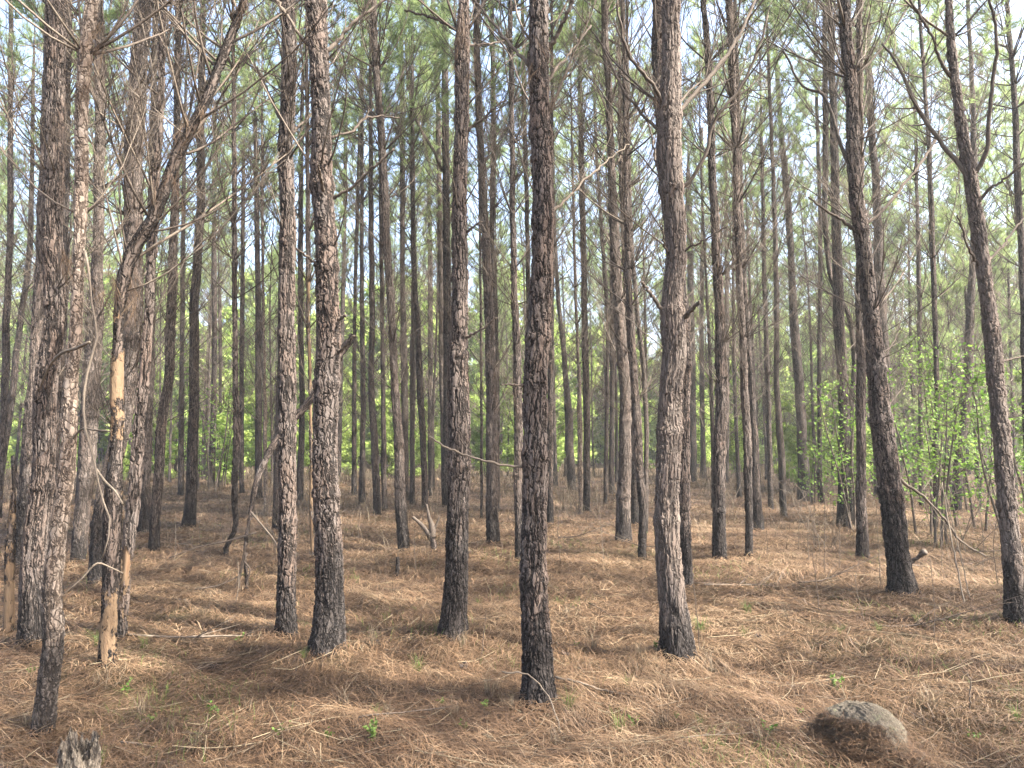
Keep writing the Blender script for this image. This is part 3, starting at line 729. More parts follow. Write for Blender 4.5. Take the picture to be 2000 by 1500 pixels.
# ------------------------------------------------------------------ the broken leaning trunk on the left
def special_trunk(name, tr, label, cat, char, peel, mat='bark_near', br=(), group=None, dy=0, sides=64, ground_first=True):
    pts = [tuple(float(q) for q in s.split(',')) for s in tr.split()]
    g0, t0 = on_ground(pts[0][0], pts[0][1]); depth = g0.y
    P = []
    for k, (x, y, w) in enumerate(pts):
        p, t = at_depth(x, y, depth+dy*k/(len(pts)-1)); P.append((*p, .5*w*t/F))
    P = np.array(P); gz = float(gh(P[0, 0], P[0, 1])); P[0, 2] = gz-.04
    L = np.linalg.norm(np.diff(P[:, :3], axis=0), axis=1).sum()
    sp = smooth_path(P, int(L/.012)); org = np.array([P[0, 0], P[0, 1], gz])
    n = len(sp); pl = sp[:, :3]-org
    V_, F_ = tube(pl, sp[:, 3]*1.05, sides, True)
    s = np.linspace(0, L, n); th = np.arange(sides)*2*math.pi/sides
    bco = np.stack([sp[:, 3][:, None]*np.cos(th)+7.7, sp[:, 3][:, None]*np.sin(th)+3.3, np.repeat(s[:, None], sides, 1)], -1).reshape(-1, 3)
    ch = np.repeat(np.clip(1.25-s/max(char, .01), 0, 1) if char > 0 else s*0, sides)
    pe = np.zeros(n)
    for z0, z1, a in peel: pe += a*np.clip((s-z0)/.12, 0, 1)*np.clip((z1-s)/.12, 0, 1)
    root = empty(name, tuple(org), label, cat, group)
    link('trunk', make_mesh('trunk', V_, F_, M[mat], True, {'barkco': bco, 'char': ch, 'peel': np.repeat(pe, sides)}), root)
    return root, org, depth, pl, s
root, org, depth, pl, s_ = special_trunk('broken_pine', '208,1315,28 212,1230,25 216,1150,27 220,1000,29 226,900,23 229,850,20 228,750,18 231,660,16 234,600,16 243,540,21 262,487,22 300,425,20 322,370,19 348,300,18 372,255,17 400,200,16 440,100,15 482,-10,12',
    'broken pine with patches of stripped orange wood, its top bent over to the right', 'pine tree', .3,
    [(-.2, .6, .42), (1.3, 2.25, .47), (.55, 1.3, .25), (2.25, 2.6, .4)], group='pines of the plantation')
rs = random.Random(8)
for k in range(26):
    f = rs.uniform(.50, .98); i0 = int(f*(len(pl)-1)); az = rs.uniform(0, 6.28)
    o = add_branch(root, tuple(pl[i0]), az, rs, rs.uniform(.5, .95), tilt=rs.uniform(-.2, .5))
for k in range(7):
    i0 = int(rs.uniform(.5, .98)*(len(pl)-1)); o = link('dead_needles', rs.choice(TUFTS), root); o.location = tuple(pl[i0]); o.rotation_euler = (0, 0, rs.uniform(0, 6))
PLACED.append((org[0], org[1]))

special_trunk('dead_snag', '19,1235,15 18,1150,12 20,1060,14 24,1000,7 27,960,5 26,910,3', 'short orange barkless snag at the left edge', 'snag', .25, [(-.2, 1.2, .47)], sides=32)
special_trunk('dead_snag', '57,1045,12 50,985,11 38,950,10 30,930,9 25,890,6', 'bare dark limb propped up beside the stout pine at the left', 'snag', 0, [], sides=16)
special_trunk('leaning_sapling', '484,1150,5 480,1060,6 490,1000,8 505,930,11 525,885,12 560,835,13 612,775,14 650,715,14 690,655,12', 'long dead sapling bent over behind the two front pines left of centre', 'dead sapling', .1, [], sides=16, dy=.6)
special_trunk('dead_snag', '775,1123,7 777,1105,7 777,1088,5', 'short black stake standing in the needles right of the cracked pine', 'snag', 2, [], sides=12)
# forked snag
ls = [o for o in C.objects if o.name.startswith('leaning_sapling')][0]; lo = tuple(ls.location); ld = lo[1]
FORKS = ('490,1000,5 515,1030,4 535,1055,3 548,1080,3', '478,1098,4 488,1112,3 485,1128,3 478,1150,2', '481,1060,4 470,1110,3 462,1140,2 455,1178,2', '482,1080,4 470,1120,3 468,1170,2 470,1220,2', '500,1040,3 440,1058,3 390,1068,2 330,1090,2')
fr, fo, fd, fpl, _ = special_trunk('forked_snag', '849,1083,10 846,1060,11 840,1042,14', 'low forked dead snag in the clearing, one arm reaching left', 'snag', .1, [], sides=20)
def arm(root, org, depth, tr, mat='twig', name='limb', dy=0):
    pts = [tuple(float(q) for q in s.split(',')) for s in tr.split()]; P = []
    for k, (x, y, w) in enumerate(pts):
        p, t = at_depth(x, y, depth+dy*k/(len(pts)-1)); P.append((*p, .5*w*t/F))
    sp = smooth_path(P, 18); V_, F_ = tube(sp[:, :3]-np.array(org), sp[:, 3], 8)
    bag = Bag(); bag.add(V_, F_); return link(name, bag.mesh(name, M[mat], True), root)
for tr in FORKS: arm(ls, lo, ld, tr, name='branch')
arm(fr, fo, fd, '842,1050,12 832,1035,10 818,1020,7 806,1010,6')
arm(fr, fo, fd, '844,1050,14 844,1030,13 838,1010,7 833,985,4')
arm(fr, fo, fd, '844,1040,7 852,1025,5 858,1010,3')

# pale limb hanging from the crooked pale pine
rt, og, dp = find('slim crooked pine')
for tr in ('166,490,5 172,520,5 180,600,4 190,655,5 178,700,5 166,750,5 163,800,5 168,845,5 176,870,5 187,915,4 200,975,4 214,1010,4 212,1050,3 200,1090,3',
           '187,915,5 205,940,5 225,960,4 240,985,4', '240,1120,3 215,1108,3 192,1100,4 160,1130,3 125,1160,2',
           '140,860,4 160,838,4 185,840,4 215,842,3'):
    arm(rt, og, dp, tr, 'twig_pale', 'branch', dy=-.15)
arm(rt, og, dp, '75,765,3 85,740,4 100,710,5 120,690,6 150,680,7 175,668,5', 'twig_pale', 'branch', dy=-.3)

# ------------------------------------------------------------------ trees further off
def far_tree_proto(seed, H=14.5, crown_base=8.2, r0=.10):
    rs = random.Random(seed); n = 26
    zs = np.linspace(-.1, H, n); ph = rs.uniform(0, 6)
    Pl = np.stack([.10*np.sin(zs*.35+ph)*zs/H*2, .10*np.sin(zs*.3+2*ph)*zs/H*2, zs], 1)
    Pl[:, 0] -= Pl[0, 0]; Pl[:, 1] -= Pl[0, 1]
    R = r0*(1-.9*np.clip(zs/H, 0, 1))*(1+.25*np.exp(-np.clip(zs, 0, 9)/.25))
    tm = trunk_mesh(Pl, R, 10, rs.uniform(.3, 1.4), seed, M['bark_far'])
    bag = Bag()
    for k in range(rs.randint(48, 60)):
        z = rs.uniform(1.6, crown_base+.6); az = rs.uniform(0, 6.28)
        el = rs.uniform(.1, 1.0); L = rs.uniform(.6, 2.2)
        d = np.array([math.cos(az)*math.cos(el), math.sin(az)*math.cos(el), math.sin(el)])
        p = np.array([np.interp(z, zs, Pl[:, 0]), np.interp(z, zs, Pl[:, 1]), z]); pts = [p]
        for s in range(4):
            d = d+np.array([rs.gauss(0, .1), rs.gauss(0, .1), .12]); d /= np.linalg.norm(d); pts.append(pts[-1]+d*L/4)
        V_, F_ = tube(pts, np.linspace(.012, .005, 5), 3, cap=False); bag.add(V_, F_)
        for q in range(rs.randint(3, 6)):
            i0 = rs.randint(1, 3); e = d+np.array([rs.gauss(0, .5), rs.gauss(0, .5), rs.gauss(.1, .3)]); e /= np.linalg.norm(e)
            V_, F_ = tube([pts[i0], pts[i0]+e*L*.22, pts[i0]+e*L*.4+np.array([0, 0, .05])], [.007, .006, .004], 3, cap=False); bag.add(V_, F_)
    bm_ = bag.mesh('dead_branches', M['twig_mid'], True)
    return tm, bm_, (np.interp(crown_base, zs, Pl[:, 0]), np.interp(crown_base, zs, Pl[:, 1]), crown_base)
FAR = [far_tree_proto(500+k, H=13.5+.5*k, crown_base=6.6+.3*k, r0=.040+.006*k) for k in range(6)]
def far_tree(x, y, k, rs, label, group, cat='pine tree', cscale=.85):
    tm, bm_, cb = FAR[k % len(FAR)]
    root = empty('pine_tree', (x, y, float(gh(x, y))), label, cat, group, rs.uniform(0, 6.28))
    sc = rs.uniform(.85, 1.12); root.scale = (sc, sc, sc); root.rotation_euler = (rs.gauss(0, .015), rs.gauss(0, .015), rs.uniform(0, 6.28))
    link('trunk', tm, root); link('dead_branches', bm_, root)
    add_crown(root, cb, rs.randrange(5), cscale, rs.uniform(0, 6.28))
    PLACED.append((x, y)); return root
def free(x, y, d):
    return all((x-a)**2+(y-b)**2 > d*d for a, b in PLACED)
rs = random.Random(77)
cnt = 0; tries = 0
while cnt < 88 and tries < 20000:
    tries += 1
    y = rs.uniform(17, 37); x = rs.uniform(-.78, .82)*y
    if y < 28 and rs.random() < .75: continue
    if not free(x, y, 1.7): continue
    far_tree(x, y, rs.randrange(6), rs, 'indistinct brown pine trunk deep in the background of the stand', 'background pines of the stand'); cnt += 1
# the stand goes on to the right, left and behind: these shade the clearing
cnt = 0; tries = 0
while cnt < 42 and tries < 20000:
    tries += 1
    x = rs.uniform(-14, 22); y = rs.uniform(-14, 18)
    if abs(x) < .80*max(y, 0)+1.3 or (x*x+y*y < 6): continue
    if y < -6 and x < -2: continue
    if not free(x, y, 2.1): continue
    far_tree(x, y, rs.randrange(6), rs, 'pine of the stand standing outside the picture', 'pines outside the picture'); cnt += 1

def young_pine(x, y, sc, rs, label):
    root = empty('young_pine', (x, y, float(gh(x, y))), label, 'young pine', 'young pines below the canopy', rs.uniform(0, 6.28))
    zs = np.linspace(-.05, 8.2, 14); P = np.stack([.05*np.sin(zs), .05*np.cos(zs*.8)-.05, zs], 1)
    link('trunk', trunk_mesh(P, .05*(1-.9*np.clip(zs/8.2, 0, 1)), 8, 0, 3, M['bark_far']), root)
    add_crown(root, (0, 0, 1.7), rs.randrange(5), 1.0, rs.uniform(0, 6))
    root.scale = (sc, sc, sc); PLACED.append((x, y))
for (px, Yd, sc) in ((1790, 23, 1.0), (1880, 27, 1.1), (1960, 24, 1.0), (1480, 33, 1.1), (980, 36, 1.1), (640, 34, 1.1), (150, 30, 1.1), (1860, 19, .85), (300, 40, 1.2), (1700, 28, 1.3), (60, 28, 1.2), (1560, 32, 1.3), (520, 38, 1.3), (1950, 34, 1.4)):
    young_pine((px-1000)/F*Yd*1.0, Yd, sc, rs, 'young green pine with foliage low down, far back between the trunks')

# ------------------------------------------------------------------ broad-leaved understorey
def leaf_quads(C_, r, size, droop=.3):
    n = len(C_)
    d = r.normal(0, 1, (n, 3)); d[:, 2] *= .5; d[:, 2] -= droop; d /= np.linalg.norm(d, axis=1)[:, None]
    s = np.cross(d, r.normal(0, 1, (n, 3))); s /= np.linalg.norm(s, axis=1)[:, None]
    L = (size*r.uniform(.6, 1.3, n))[:, None]; W = L*.30
    nrm = np.cross(d, s)
    V = np.stack([C_, C_+d*L*.4+s*W+nrm*L*.08, C_+d*L, C_+d*L*.4-s*W+nrm*L*.08], 1).reshape(-1, 3)
    b = np.arange(n)*4
    return V, np.stack([b, b+1, b+2, b+3], 1)
def sapling_proto(seed, H=5.0, stems=2, nleaf=2600, size=.06, spread=.9, bottom=.12, mat='leaf'):
    r = np.random.default_rng(seed); rs = random.Random(seed); sb = Bag(); pts_all = []
    for s in range(stems):
        d = np.array([rs.gauss(0, .12), rs.gauss(0, .12), 1.0]); p = np.array([rs.gauss(0, .12)*(s > 0), rs.gauss(0, .12)*(s > 0), -.05]); P = [p]
        h = H*rs.uniform(.7, 1.0)
        for k in range(10):
            d = d+np.array([rs.gauss(0, .06), rs.gauss(0, .06), .05]); d /= np.linalg.norm(d); P.append(P[-1]+d*h/10)
        V_, F_ = tube(P, np.linspace(.022, .004, 11), 5, cap=False, up=(1, 0, 0)); sb.add(V_, F_)
        for b in range(int(26*H/5)):
            f = rs.uniform(bottom, 1.0); i0 = min(9, int(f*10)); q = P[i0]
            az = rs.uniform(0, 6.28); el = rs.uniform(-.05, .7)
            e = np.array([math.cos(az)*math.cos(el), math.sin(az)*math.cos(el), math.sin(el)]); L = spread*rs.uniform(.35, 1)*(1.15-.75*f)
            Q = [q]
            for k in range(5): e = e+np.array([rs.gauss(0, .15), rs.gauss(0, .15), .03]); e /= np.linalg.norm(e); Q.append(Q[-1]+e*L/5)
            V_, F_ = tube(Q, np.linspace(.007, .002, 6), 3, cap=False); sb.add(V_, F_)
            Q = np.array(Q); m = int(nleaf/(stems*26*H/5)); t = r.uniform(.8, 5, m); i1 = np.clip(t.astype(int), 0, 4)
            c = Q[i1]+(Q[i1+1]-Q[i1])*(t-i1)[:, None]+r.normal(0, .07, (m, 3)); pts_all.append(c)
    Cc = np.concatenate(pts_all)
    V_, F_ = leaf_quads(Cc, r, size)
    v = np.clip(r.normal(.5, .25, len(Cc)), 0, 1)
    lm = make_mesh('leaves', V_, F_, M[mat], False, {'v': np.repeat(v, 4)})
    return sb.mesh('stem', M['twig'], True), lm
SAP = [sapling_proto(600+k, H=(3.2, 4.2, 5.2, 6.2, 4.6)[k], stems=1+k % 3, nleaf=(3000, 4000, 5000, 6500, 4500)[k], size=.135) for k in range(5)]
SHRUB = [sapling_proto(640+k, H=(2.6, 3.4, 1.8)[k], stems=3, nleaf=(650, 850, 420)[k], size=.062, spread=1.0, bottom=.25, mat='leaf_green') for k in range(3)]
def sapling(x, y, protos, k, sc, rs, label, group, name='leafy_sapling', cat='sapling'):
    root = empty(name, (x, y, float(gh(x, y))), label, cat, group, rs.uniform(0, 6.28))
    sm, lm = protos[k]; link('stem', sm, root); link('leaves', lm, root); root.scale = (sc, sc, sc*rs.uniform(.9, 1.15))
rs = random.Random(5150); cnt = 0
while cnt < 80:
    y = rs.uniform(24, 44); x = rs.uniform(-.8, .82)*y
    if y < 32 and rs.random() < .7: continue
    sapling(x, y, SAP, rs.randrange(5), rs.uniform(.6, 1.2), rs, 'bright green leafy sapling filling the background between distant trunks', 'leafy saplings in the background'); cnt += 1
for (px, py, k, sc, lab) in (
    (1665, 1040, 0, 1.0, 'green shrub climbing round the dark pine left of the slender right pine'),
    (1790, 1050, 1, 1.0, 'leafy green shrub immediately right of the leaning right-hand pine'),
    (1850, 1075, 0, 1.0, 'airy green shrub in front of the right-leaning far pine'),
    (1905, 1040, 1, 1.05, 'taller green shrub left of the sinuous pine at the right edge'),
    (1960, 1060, 0, .9, 'green shrub half behind the sinuous pine at the right edge'),
    (2020, 1090, 1, 1.0, 'green shrub cut by the right edge of the view'),
    (1745, 1015, 2, 1.3, 'small green shrub behind the leaning right-hand pine'),
    (1590, 985, 2, 1.2, 'low green shrub behind the flared-foot pine in the right gap'),
    (1890, 1000, 1, 1.3, 'tall leafy shrub furthest back on the right'),
    (410, 960, 1, 1.5, 'dense green shrub round the vine-clad pine on the left'),
    (440, 955, 0, 1.5, 'green shrub right of the vine-clad pine on the left'),
    (380, 950, 2, 1.6, 'low green shrub left of the vine-clad pine')):
    g0, _ = on_ground(px, py)
    sapling(g0.x, g0.y, SHRUB, k, sc, rs, lab, 'leafy shrubs in the mid distance', 'leafy_shrub', 'shrub')

BRUSH = []
for k in range(4):
    R = random.Random(950+k); bag = Bag()
    for st in range(R.randint(7, 12)):
        a = R.uniform(0, 6.28); d = np.array([math.cos(a)*.45, math.sin(a)*.45, 1.0]); P = [np.array([R.gauss(0, .12), R.gauss(0, .12), -.03])]; L = R.uniform(.5, 1.5)
        for q in range(7):
            d = d/np.linalg.norm(d)+np.array([R.gauss(0, .12), R.gauss(0, .12), -.02]); P.append(P[-1]+d*L/7)
            if q > 1 and R.random() < .8:
                e = d+np.array([R.gauss(0, .7), R.gauss(0, .7), R.gauss(0, .3)]); V_, F_ = tube([P[-1], P[-1]+e*.12*L, P[-1]+e*.2*L+np.array([0, 0, .05])], [.0028, .002, .0012], 3, cap=False); bag.add(V_, F_)
        V_, F_ = tube(P, np.linspace(.005, .002, 8), 4, cap=False); bag.add(V_, F_)
    BRUSH.append(bag.mesh('bare_bush', M['twig_mid' if k % 2 else 'twig_pale'], True))
rs = random.Random(411)
for k in range(75):
    y = rs.uniform(9.5, 34); f = rs.uniform(-.78, .8)
    if y < 15 and f < .25 and rs.random() < .7: continue
    x = f*y; o = tag(link('bare_bush', BRUSH[k % 4]), 'leafless bush of fine dead stems standing in the needle litter', 'bare bush', 'bare bushes under the pines')
    o.location = (x, y, float(gh(x, y))); sc = rs.uniform(.6, 1.25); o.scale = (sc, sc, sc); o.rotation_euler = (0, 0, rs.uniform(0, 6.28))

_z = np.linspace(-.05, 8.2, 14); YTR = trunk_mesh(np.stack([.05*np.sin(_z), .05*np.cos(_z*.8)-.05, _z], 1), .05*(1-.9*np.clip(_z/8.2, 0, 1)), 8, 0, 3, M['bark_far'])
rs = random.Random(606)
for px, y in ((1440, 22), (1500, 27), (1590, 24), (1650, 29), (1730, 21), (1790, 26), (1850, 24), (1900, 29), (1950, 23), (2010, 27), (1120, 27), (1260, 25)):
    if free((px-1000)/F*y, y, .8): far_tree((px-1000)/F*y, y, rs.randrange(6), rs, 'indistinct brown pine trunk deep in the background of the stand', 'background pines of the stand', cscale=1.15)
# sunlit broad-leaved wood edge beyond the stand
rs = random.Random(909)
for k in range(190):
    y = rs.uniform(45, 62); x = -.8*y + (k*7 % 190+rs.random())/190*1.64*y
    sapling(x, y, SAP, rs.randrange(5), rs.uniform(1.8, 3.1), rs, 'pale yellow green broad-leaved tree of the sunlit wood edge beyond the pines', 'broad-leaved trees of the far wood edge', 'leafy_tree', 'tree')
for k in range(44):
    y = rs.uniform(50, 64); x = -.8*y + (k*5 % 44+rs.random())/44*1.62*y
    root = empty('pine_tree', (x, y, float(gh(x, y))), 'sunlit pine of the far wood edge, green almost down to the ground', 'pine tree', 'pines of the far wood edge', rs.uniform(0, 6.28))
    link('trunk', YTR, root); add_crown(root, (0, 0, 1.5), rs.randrange(5), 1.0, rs.uniform(0, 6)); root.scale = (rs.uniform(1.5, 1.9),)*2 + (rs.uniform(1.7, 2.2),)
# far-off wood closing the view (uncountable at this distance)
def far_wood():
    r = np.random.default_rng(99); rs = random.Random(99)
    tb = Bag(); nb = Bag(); lb = Bag()
    for k in range(230):
        y = rs.uniform(70, 125); x = rs.uniform(-.85, .85)*y; H = rs.uniform(12, 17)
        V_, F_ = tube([(x, y, -.1), (x+rs.gauss(0, .1), y, H*.5), (x+rs.gauss(0, .3), y, H)], [.14, .10, .02], 5, cap=False, up=(1, 0, 0)); tb.add(V_, F_)
        n = 560; z = H-r.random(n)**.9*13; f = (H-z)/13
        a = r.uniform(0, 6.28, n); q = (.3+1.7*np.sin(np.pi*np.clip(f*.85+.1, 0, 1)))*np.sqrt(r.random(n))
        cs = np.stack([x+q*np.cos(a), y+q*np.sin(a), z], 1); ds = np.stack([np.cos(a)*.6, np.sin(a)*.6, np.full(n, .5)], 1)
        needle_tufts(nb, cs, ds, 6, .32, .022, r)
    n = 330000; y = r.uniform(58, 110, n); x = r.uniform(-.85, .85, n)*y; z = 9.0*r.random(n)**1.2*(.65+.35*np.sin(x*.4)*np.sin(y*.3))
    V_, F_ = leaf_quads(np.stack([x, y, z], 1), r, .34)
    tag(link('distant_trunks', tb.mesh('distant_trunks', M['twig'], True)), 'far-off pine trunks merging into one mass', 'distant wood', kind='stuff')
    tag(link('distant_canopy', nb.mesh('distant_canopy', M['needle_green'])), 'hazy green canopy of the far-off wood', 'distant wood', kind='stuff')
    tag(link('distant_undergrowth', make_mesh('distant_undergrowth', V_, F_, M['leaf'], False, {'v': np.repeat(r.random(n), 4)})), 'light green undergrowth of the far-off wood', 'undergrowth', kind='stuff')
far_wood()

# ------------------------------------------------------------------ rock and stump
def rock():
    p, t = on_ground(1688, 1462)
    n, m = 160, 90
    u = np.linspace(0, 2*math.pi, n, endpoint=False); v = np.linspace(0, math.pi/2*1.12, m)
    U, Vv = np.meshgrid(u, v)
    d = np.stack([np.cos(U)*np.sin(Vv), np.sin(U)*np.sin(Vv), np.cos(Vv)], -1)
    r = np.random.default_rng(3); disp = np.zeros(U.shape)
    for f, a in ((2, .025), (3.5, .025), (6, .02), (11, .018), (22, .013), (40, .010)):
        for _ in range(3):
            w = r.normal(0, 1, 3); w /= np.linalg.norm(w); disp += a*np.sin(f*(d@w)*2+r.uniform(0, 6))*.6
    q = d*(1+disp)[..., None]*np.array([.20, .23, .22])
    i = np.arange(m-1)[:, None]*n; j = np.arange(n)[None, :]; j2 = (j+1) % n
    Q = np.stack([i+j, i+n+j, i+n+j2, i+j2], -1).reshape(-1, 4)
    mt, t_, out = new_mat('rough_stone'); g = N(t_); tc = g.node('ShaderNodeTexCoord').outputs['Object']
    ms = g.node('ShaderNodeVectorMath', {0: tc, 1: (1, 1, .55)}, operation='MULTIPLY').outputs[0]
    a = g.noise(ms, 60, 6, .75); b = g.noise(tc, 9, 4, .6); c = g.noise(tc, 22, 5, .7)
    col = g.mix(g.smooth(b, .35, .65), (.10, .086, .068), (.145, .125, .10))
    col = g.mix(g.smooth(a, .42, .30, 0, .9), col, (.06, .045, .035))
    col = g.mix(g.smooth(a, .55, .72, 0, .6), col, (.26, .22, .175))
    col = g.mix(g.smooth(c, .55, .7, 0, .5), col, (.20, .21, .13))
    bs = g.node('ShaderNodeBsdfPrincipled', {'Base Color': col, 'Roughness': .95, 'Specular IOR Level': .1})
    bn = g.node('ShaderNodeBump', {'Height': g.math('ADD', a, c), 'Distance': .035}); t_.links.new(bn.outputs[0], bs.inputs['Normal'])
    t_.links.new(bs.outputs[0], out.inputs[0])
    o = tag(link('rock', make_mesh('rock', q.reshape(-1, 3), Q, mt, True)), 'rounded grey rock sunk in pine needles at the lower right', 'rock')
    o.location = (p.x, p.y+.02, float(gh(p.x, p.y))-.01); o.rotation_euler = (0, 0, .3)
    return o.location
ROCK = rock()
def banked():
    r = np.random.default_rng(44); n = 5200; bag = Bag()
    a = r.uniform(0, 6.283, n); front = np.clip(-np.sin(a), 0, 1)
    q = r.uniform(.80-.25*front, 1.55, n); x = ROCK.x+.2*q*np.cos(a); y = ROCK.y+.23*q*np.sin(a)
    surf = .205*np.sqrt(np.clip(1-q**2, 0, 1)); pile = (.05+.07*front)*np.clip((1.6-q)/.6, 0, 1)
    z = gh(x, y) + np.maximum(surf, pile*r.uniform(.3, 1, n)) + .006
    th = a+math.pi/2+r.normal(0, .8, n); L = r.uniform(.06, .15, n); tl = r.normal(0, .22, n); W = .0011*r.uniform(.7, 1.4, n)
    d = np.stack([np.cos(th)*np.cos(tl), np.sin(th)*np.cos(tl), np.sin(tl)], 1)*L[:, None]; sd = np.stack([-np.sin(th), np.cos(th), th*0], 1)*W[:, None]
    c = np.stack([x, y, z], 1)
    V = np.stack([c-d/2-sd, c-d/2+sd, c+np.array([0, 0, .008])+sd, c+np.array([0, 0, .008])-sd, c+d/2+sd*.4, c+d/2-sd*.4], 1).reshape(-1, 3)
    b = np.arange(n)*6; Fs = np.concatenate([np.stack([b, b+1, b+2, b+3], 1), np.stack([b+3, b+2, b+4, b+5], 1)])
    tag(link('banked_straw', make_mesh('banked_straw', V, Fs, M['straw'], False, {'v': np.repeat(np.clip(r.normal(.5, .22, n), 0, 1), 6)})), 'pine needles banked against the rock', 'pine straw', kind='stuff')
banked()
def stump():
    Yd = 3.28; p, t = at_depth(153, 1500, Yd); gz = float(gh(p.x, Yd)); top, _ = at_depth(150, 1440, Yd)
    n, m = 150, 110; th = np.arange(n)*2*math.pi/n; r = np.random.default_rng(12)
    h0 = top.z-gz
    jag = h0 - .03 + .035*np.sin(3*th+.6)+.02*np.sin(7*th+2)+.014*np.sin(17*th)+.010*np.abs(np.sin(29*th)) + .05*np.exp(-((th-3.3)/.22)**2)
    z = np.linspace(-.06, 1, m)[:, None]*jag[None, :]
    rad = .068*(1+.10*np.sin(2*th+1)+.06*np.sin(5*th+.3)+.03*np.sin(11*th))[None, :]*(1+.25*np.exp(-np.clip(z, 0, 1)/.06))*(1-.10*np.clip(z/h0, 0, 1))
    rad = rad + .007*np.sin(9*th[None, :]+z*40)+.004*np.sin(23*th[None, :]-z*60)
    V1 = np.stack([rad*np.cos(th), rad*np.sin(th), z], -1).reshape(-1, 3)
    # hollow inside
    mi = 30; f = np.linspace(0, 1, mi)[:, None]
    ri = rad[-1][None, :]*(1-f*.98)*np.where(f > 0, 1, 1); zi = jag[None, :]*(1-f)+(h0-.10)*f - .02*np.sin(f*math.pi) + .012*np.sin(13*th[None, :]+9*f)*np.sin(f*math.pi)
    V2 = np.stack([ri*np.cos(th), ri*np.sin(th), zi], -1).reshape(-1, 3)
    bag = Bag()
    def grid(k):
        i = np.arange(k-1)[:, None]*n; j = np.arange(n)[None, :]; j2 = (j+1) % n
        return np.stack([i+j, i+j2, i+n+j2, i+n+j], -1).reshape(-1, 4)
    bag.add(V1, grid(m)); bag.add(V2, grid(mi))
    mt, t_, out = new_mat('rotten_wood'); g = N(t_); tc = g.node('ShaderNodeTexCoord').outputs['Object']
    ms = g.node('ShaderNodeVectorMath', {0: tc, 1: (1, 1, .35)}, operation='MULTIPLY').outputs[0]
    a = g.noise(ms, 75, 5, .7); b = g.noise(ms, 22, 4, .65)
    col = g.mix(g.smooth(b, .4, .62), (.035, .03, .026), (.16, .135, .11))
    col = g.mix(g.smooth(a, .52, .7, 0, .8), col, (.30, .265, .22)); col = g.mix(g.smooth(a, .42, .3, 0, .9), col, (.012, .01, .009))
    bs = g.node('ShaderNodeBsdfPrincipled', {'Base Color': col, 'Roughness': .9, 'Specular IOR Level': .15})
    dn = g.node('ShaderNodeDisplacement', {'Height': g.math('ADD', a, b), 'Midlevel': 1.0, 'Scale': .022}); mt.displacement_method = 'BOTH'
    t_.links.new(dn.outputs[0], out.inputs['Displacement']); t_.links.new(bs.outputs[0], out.inputs[0])
    o = tag(link('tree_stump', bag.mesh('tree_stump', mt, True)), 'jagged weathered tree stump at the bottom left corner', 'stump')
    o.location = (p.x, Yd, gz)
stump()

# ------------------------------------------------------------------ litter one can count: fallen branches, seedlings, grass tufts
FB = [branch_mesh('fallen_branch', 800+k, L=1.3, r0=.011, rise=.0, mat='twig_mid' if k % 2 else 'twig', dense=.9) for k in range(6)]
def fallen(px, py, az, sc, label, k):
    g0, _ = on_ground(px, py)
    o = tag(link('fallen_branch', FB[k % 6]), label, 'fallen branch', 'fallen branches on the needles')
    o.location = (g0.x, g0.y, float(gh(g0.x, g0.y))+.035); o.rotation_euler = (rs.uniform(-.3, .3), rs.uniform(-.03, .03), az); o.scale = (sc,)*3
for a in ((300, 1068, -.25, 1.3, 'pale fallen branch beside the narrow pine on the left'), (345, 1085, .1, 1.2, 'second pale fallen branch right of the narrow pine'),
          (335, 1172, .05, .9, 'dark fallen branch in the left clearing below the flared-foot pine'), (380, 1160, .6, .7, 'twiggy broken branch with a raised pale end in the left clearing'),
          (1355, 1148, .05, 1.1, 'fallen branch right of the big right-centre pine'), (1375, 1155, -.05, 1.0, 'fallen branch lying parallel just right of the big pine'),
          (1760, 1112, -.15, 1.5, 'long fallen limb right of the scarred leaning pine'), (1150, 1195, -.9, .5, 'short grey fallen branch midway between centre and right-centre pines'),
          (1090, 1055, .1, .9, 'tangled fallen brush behind and right of the nearest central pine'), (1120, 1030, .5, .9, 'pale brushy branch pile right of the nearest central pine'),
          (240, 1255, .15, 1.1, 'dark fallen branch right of the orange-footed pine'), (330, 1330, 1.2, .4, 'small pale broken twig in front of the left clearing'),
          (1440, 1330, -.2, .8, 'low fallen branch in front right of the big right-centre pine'), (1560, 1150, .1, .8, 'thin fallen branch left of the leaning right-hand pine'),
          (1860, 1160, .1, 1.2, 'fallen limb below the shrubs at the right'), (1590, 1060, .3, .9, 'brushy fallen branch in the right-hand gap'),
          (1900, 1105, 2.6, 1.3, 'dead limb slanting down among shrubs at the right'), (1330, 1480, .25, .28, 'pale stick lying near the bottom right of centre'),
          (520, 1120, .4, .8, 'thin fallen branch left of the straight brown front pine'), (1280, 1075, 2.9, .7, 'short fallen branch left of the big right-centre pine'),
          (700, 1440, .5, .5, 'thin stick near the bottom left of centre'), (235, 1455, .1, .5, 'pale stick right of the stump'),
          (960, 1130, -.1, .6, 'thin fallen twig between the leaning-foot pine and the nearest one'), (1700, 1230, -.5, .8, 'thin pale fallen stem below the leaning right-hand pine')):
    fallen(*a[:5], k=rs.randrange(6))
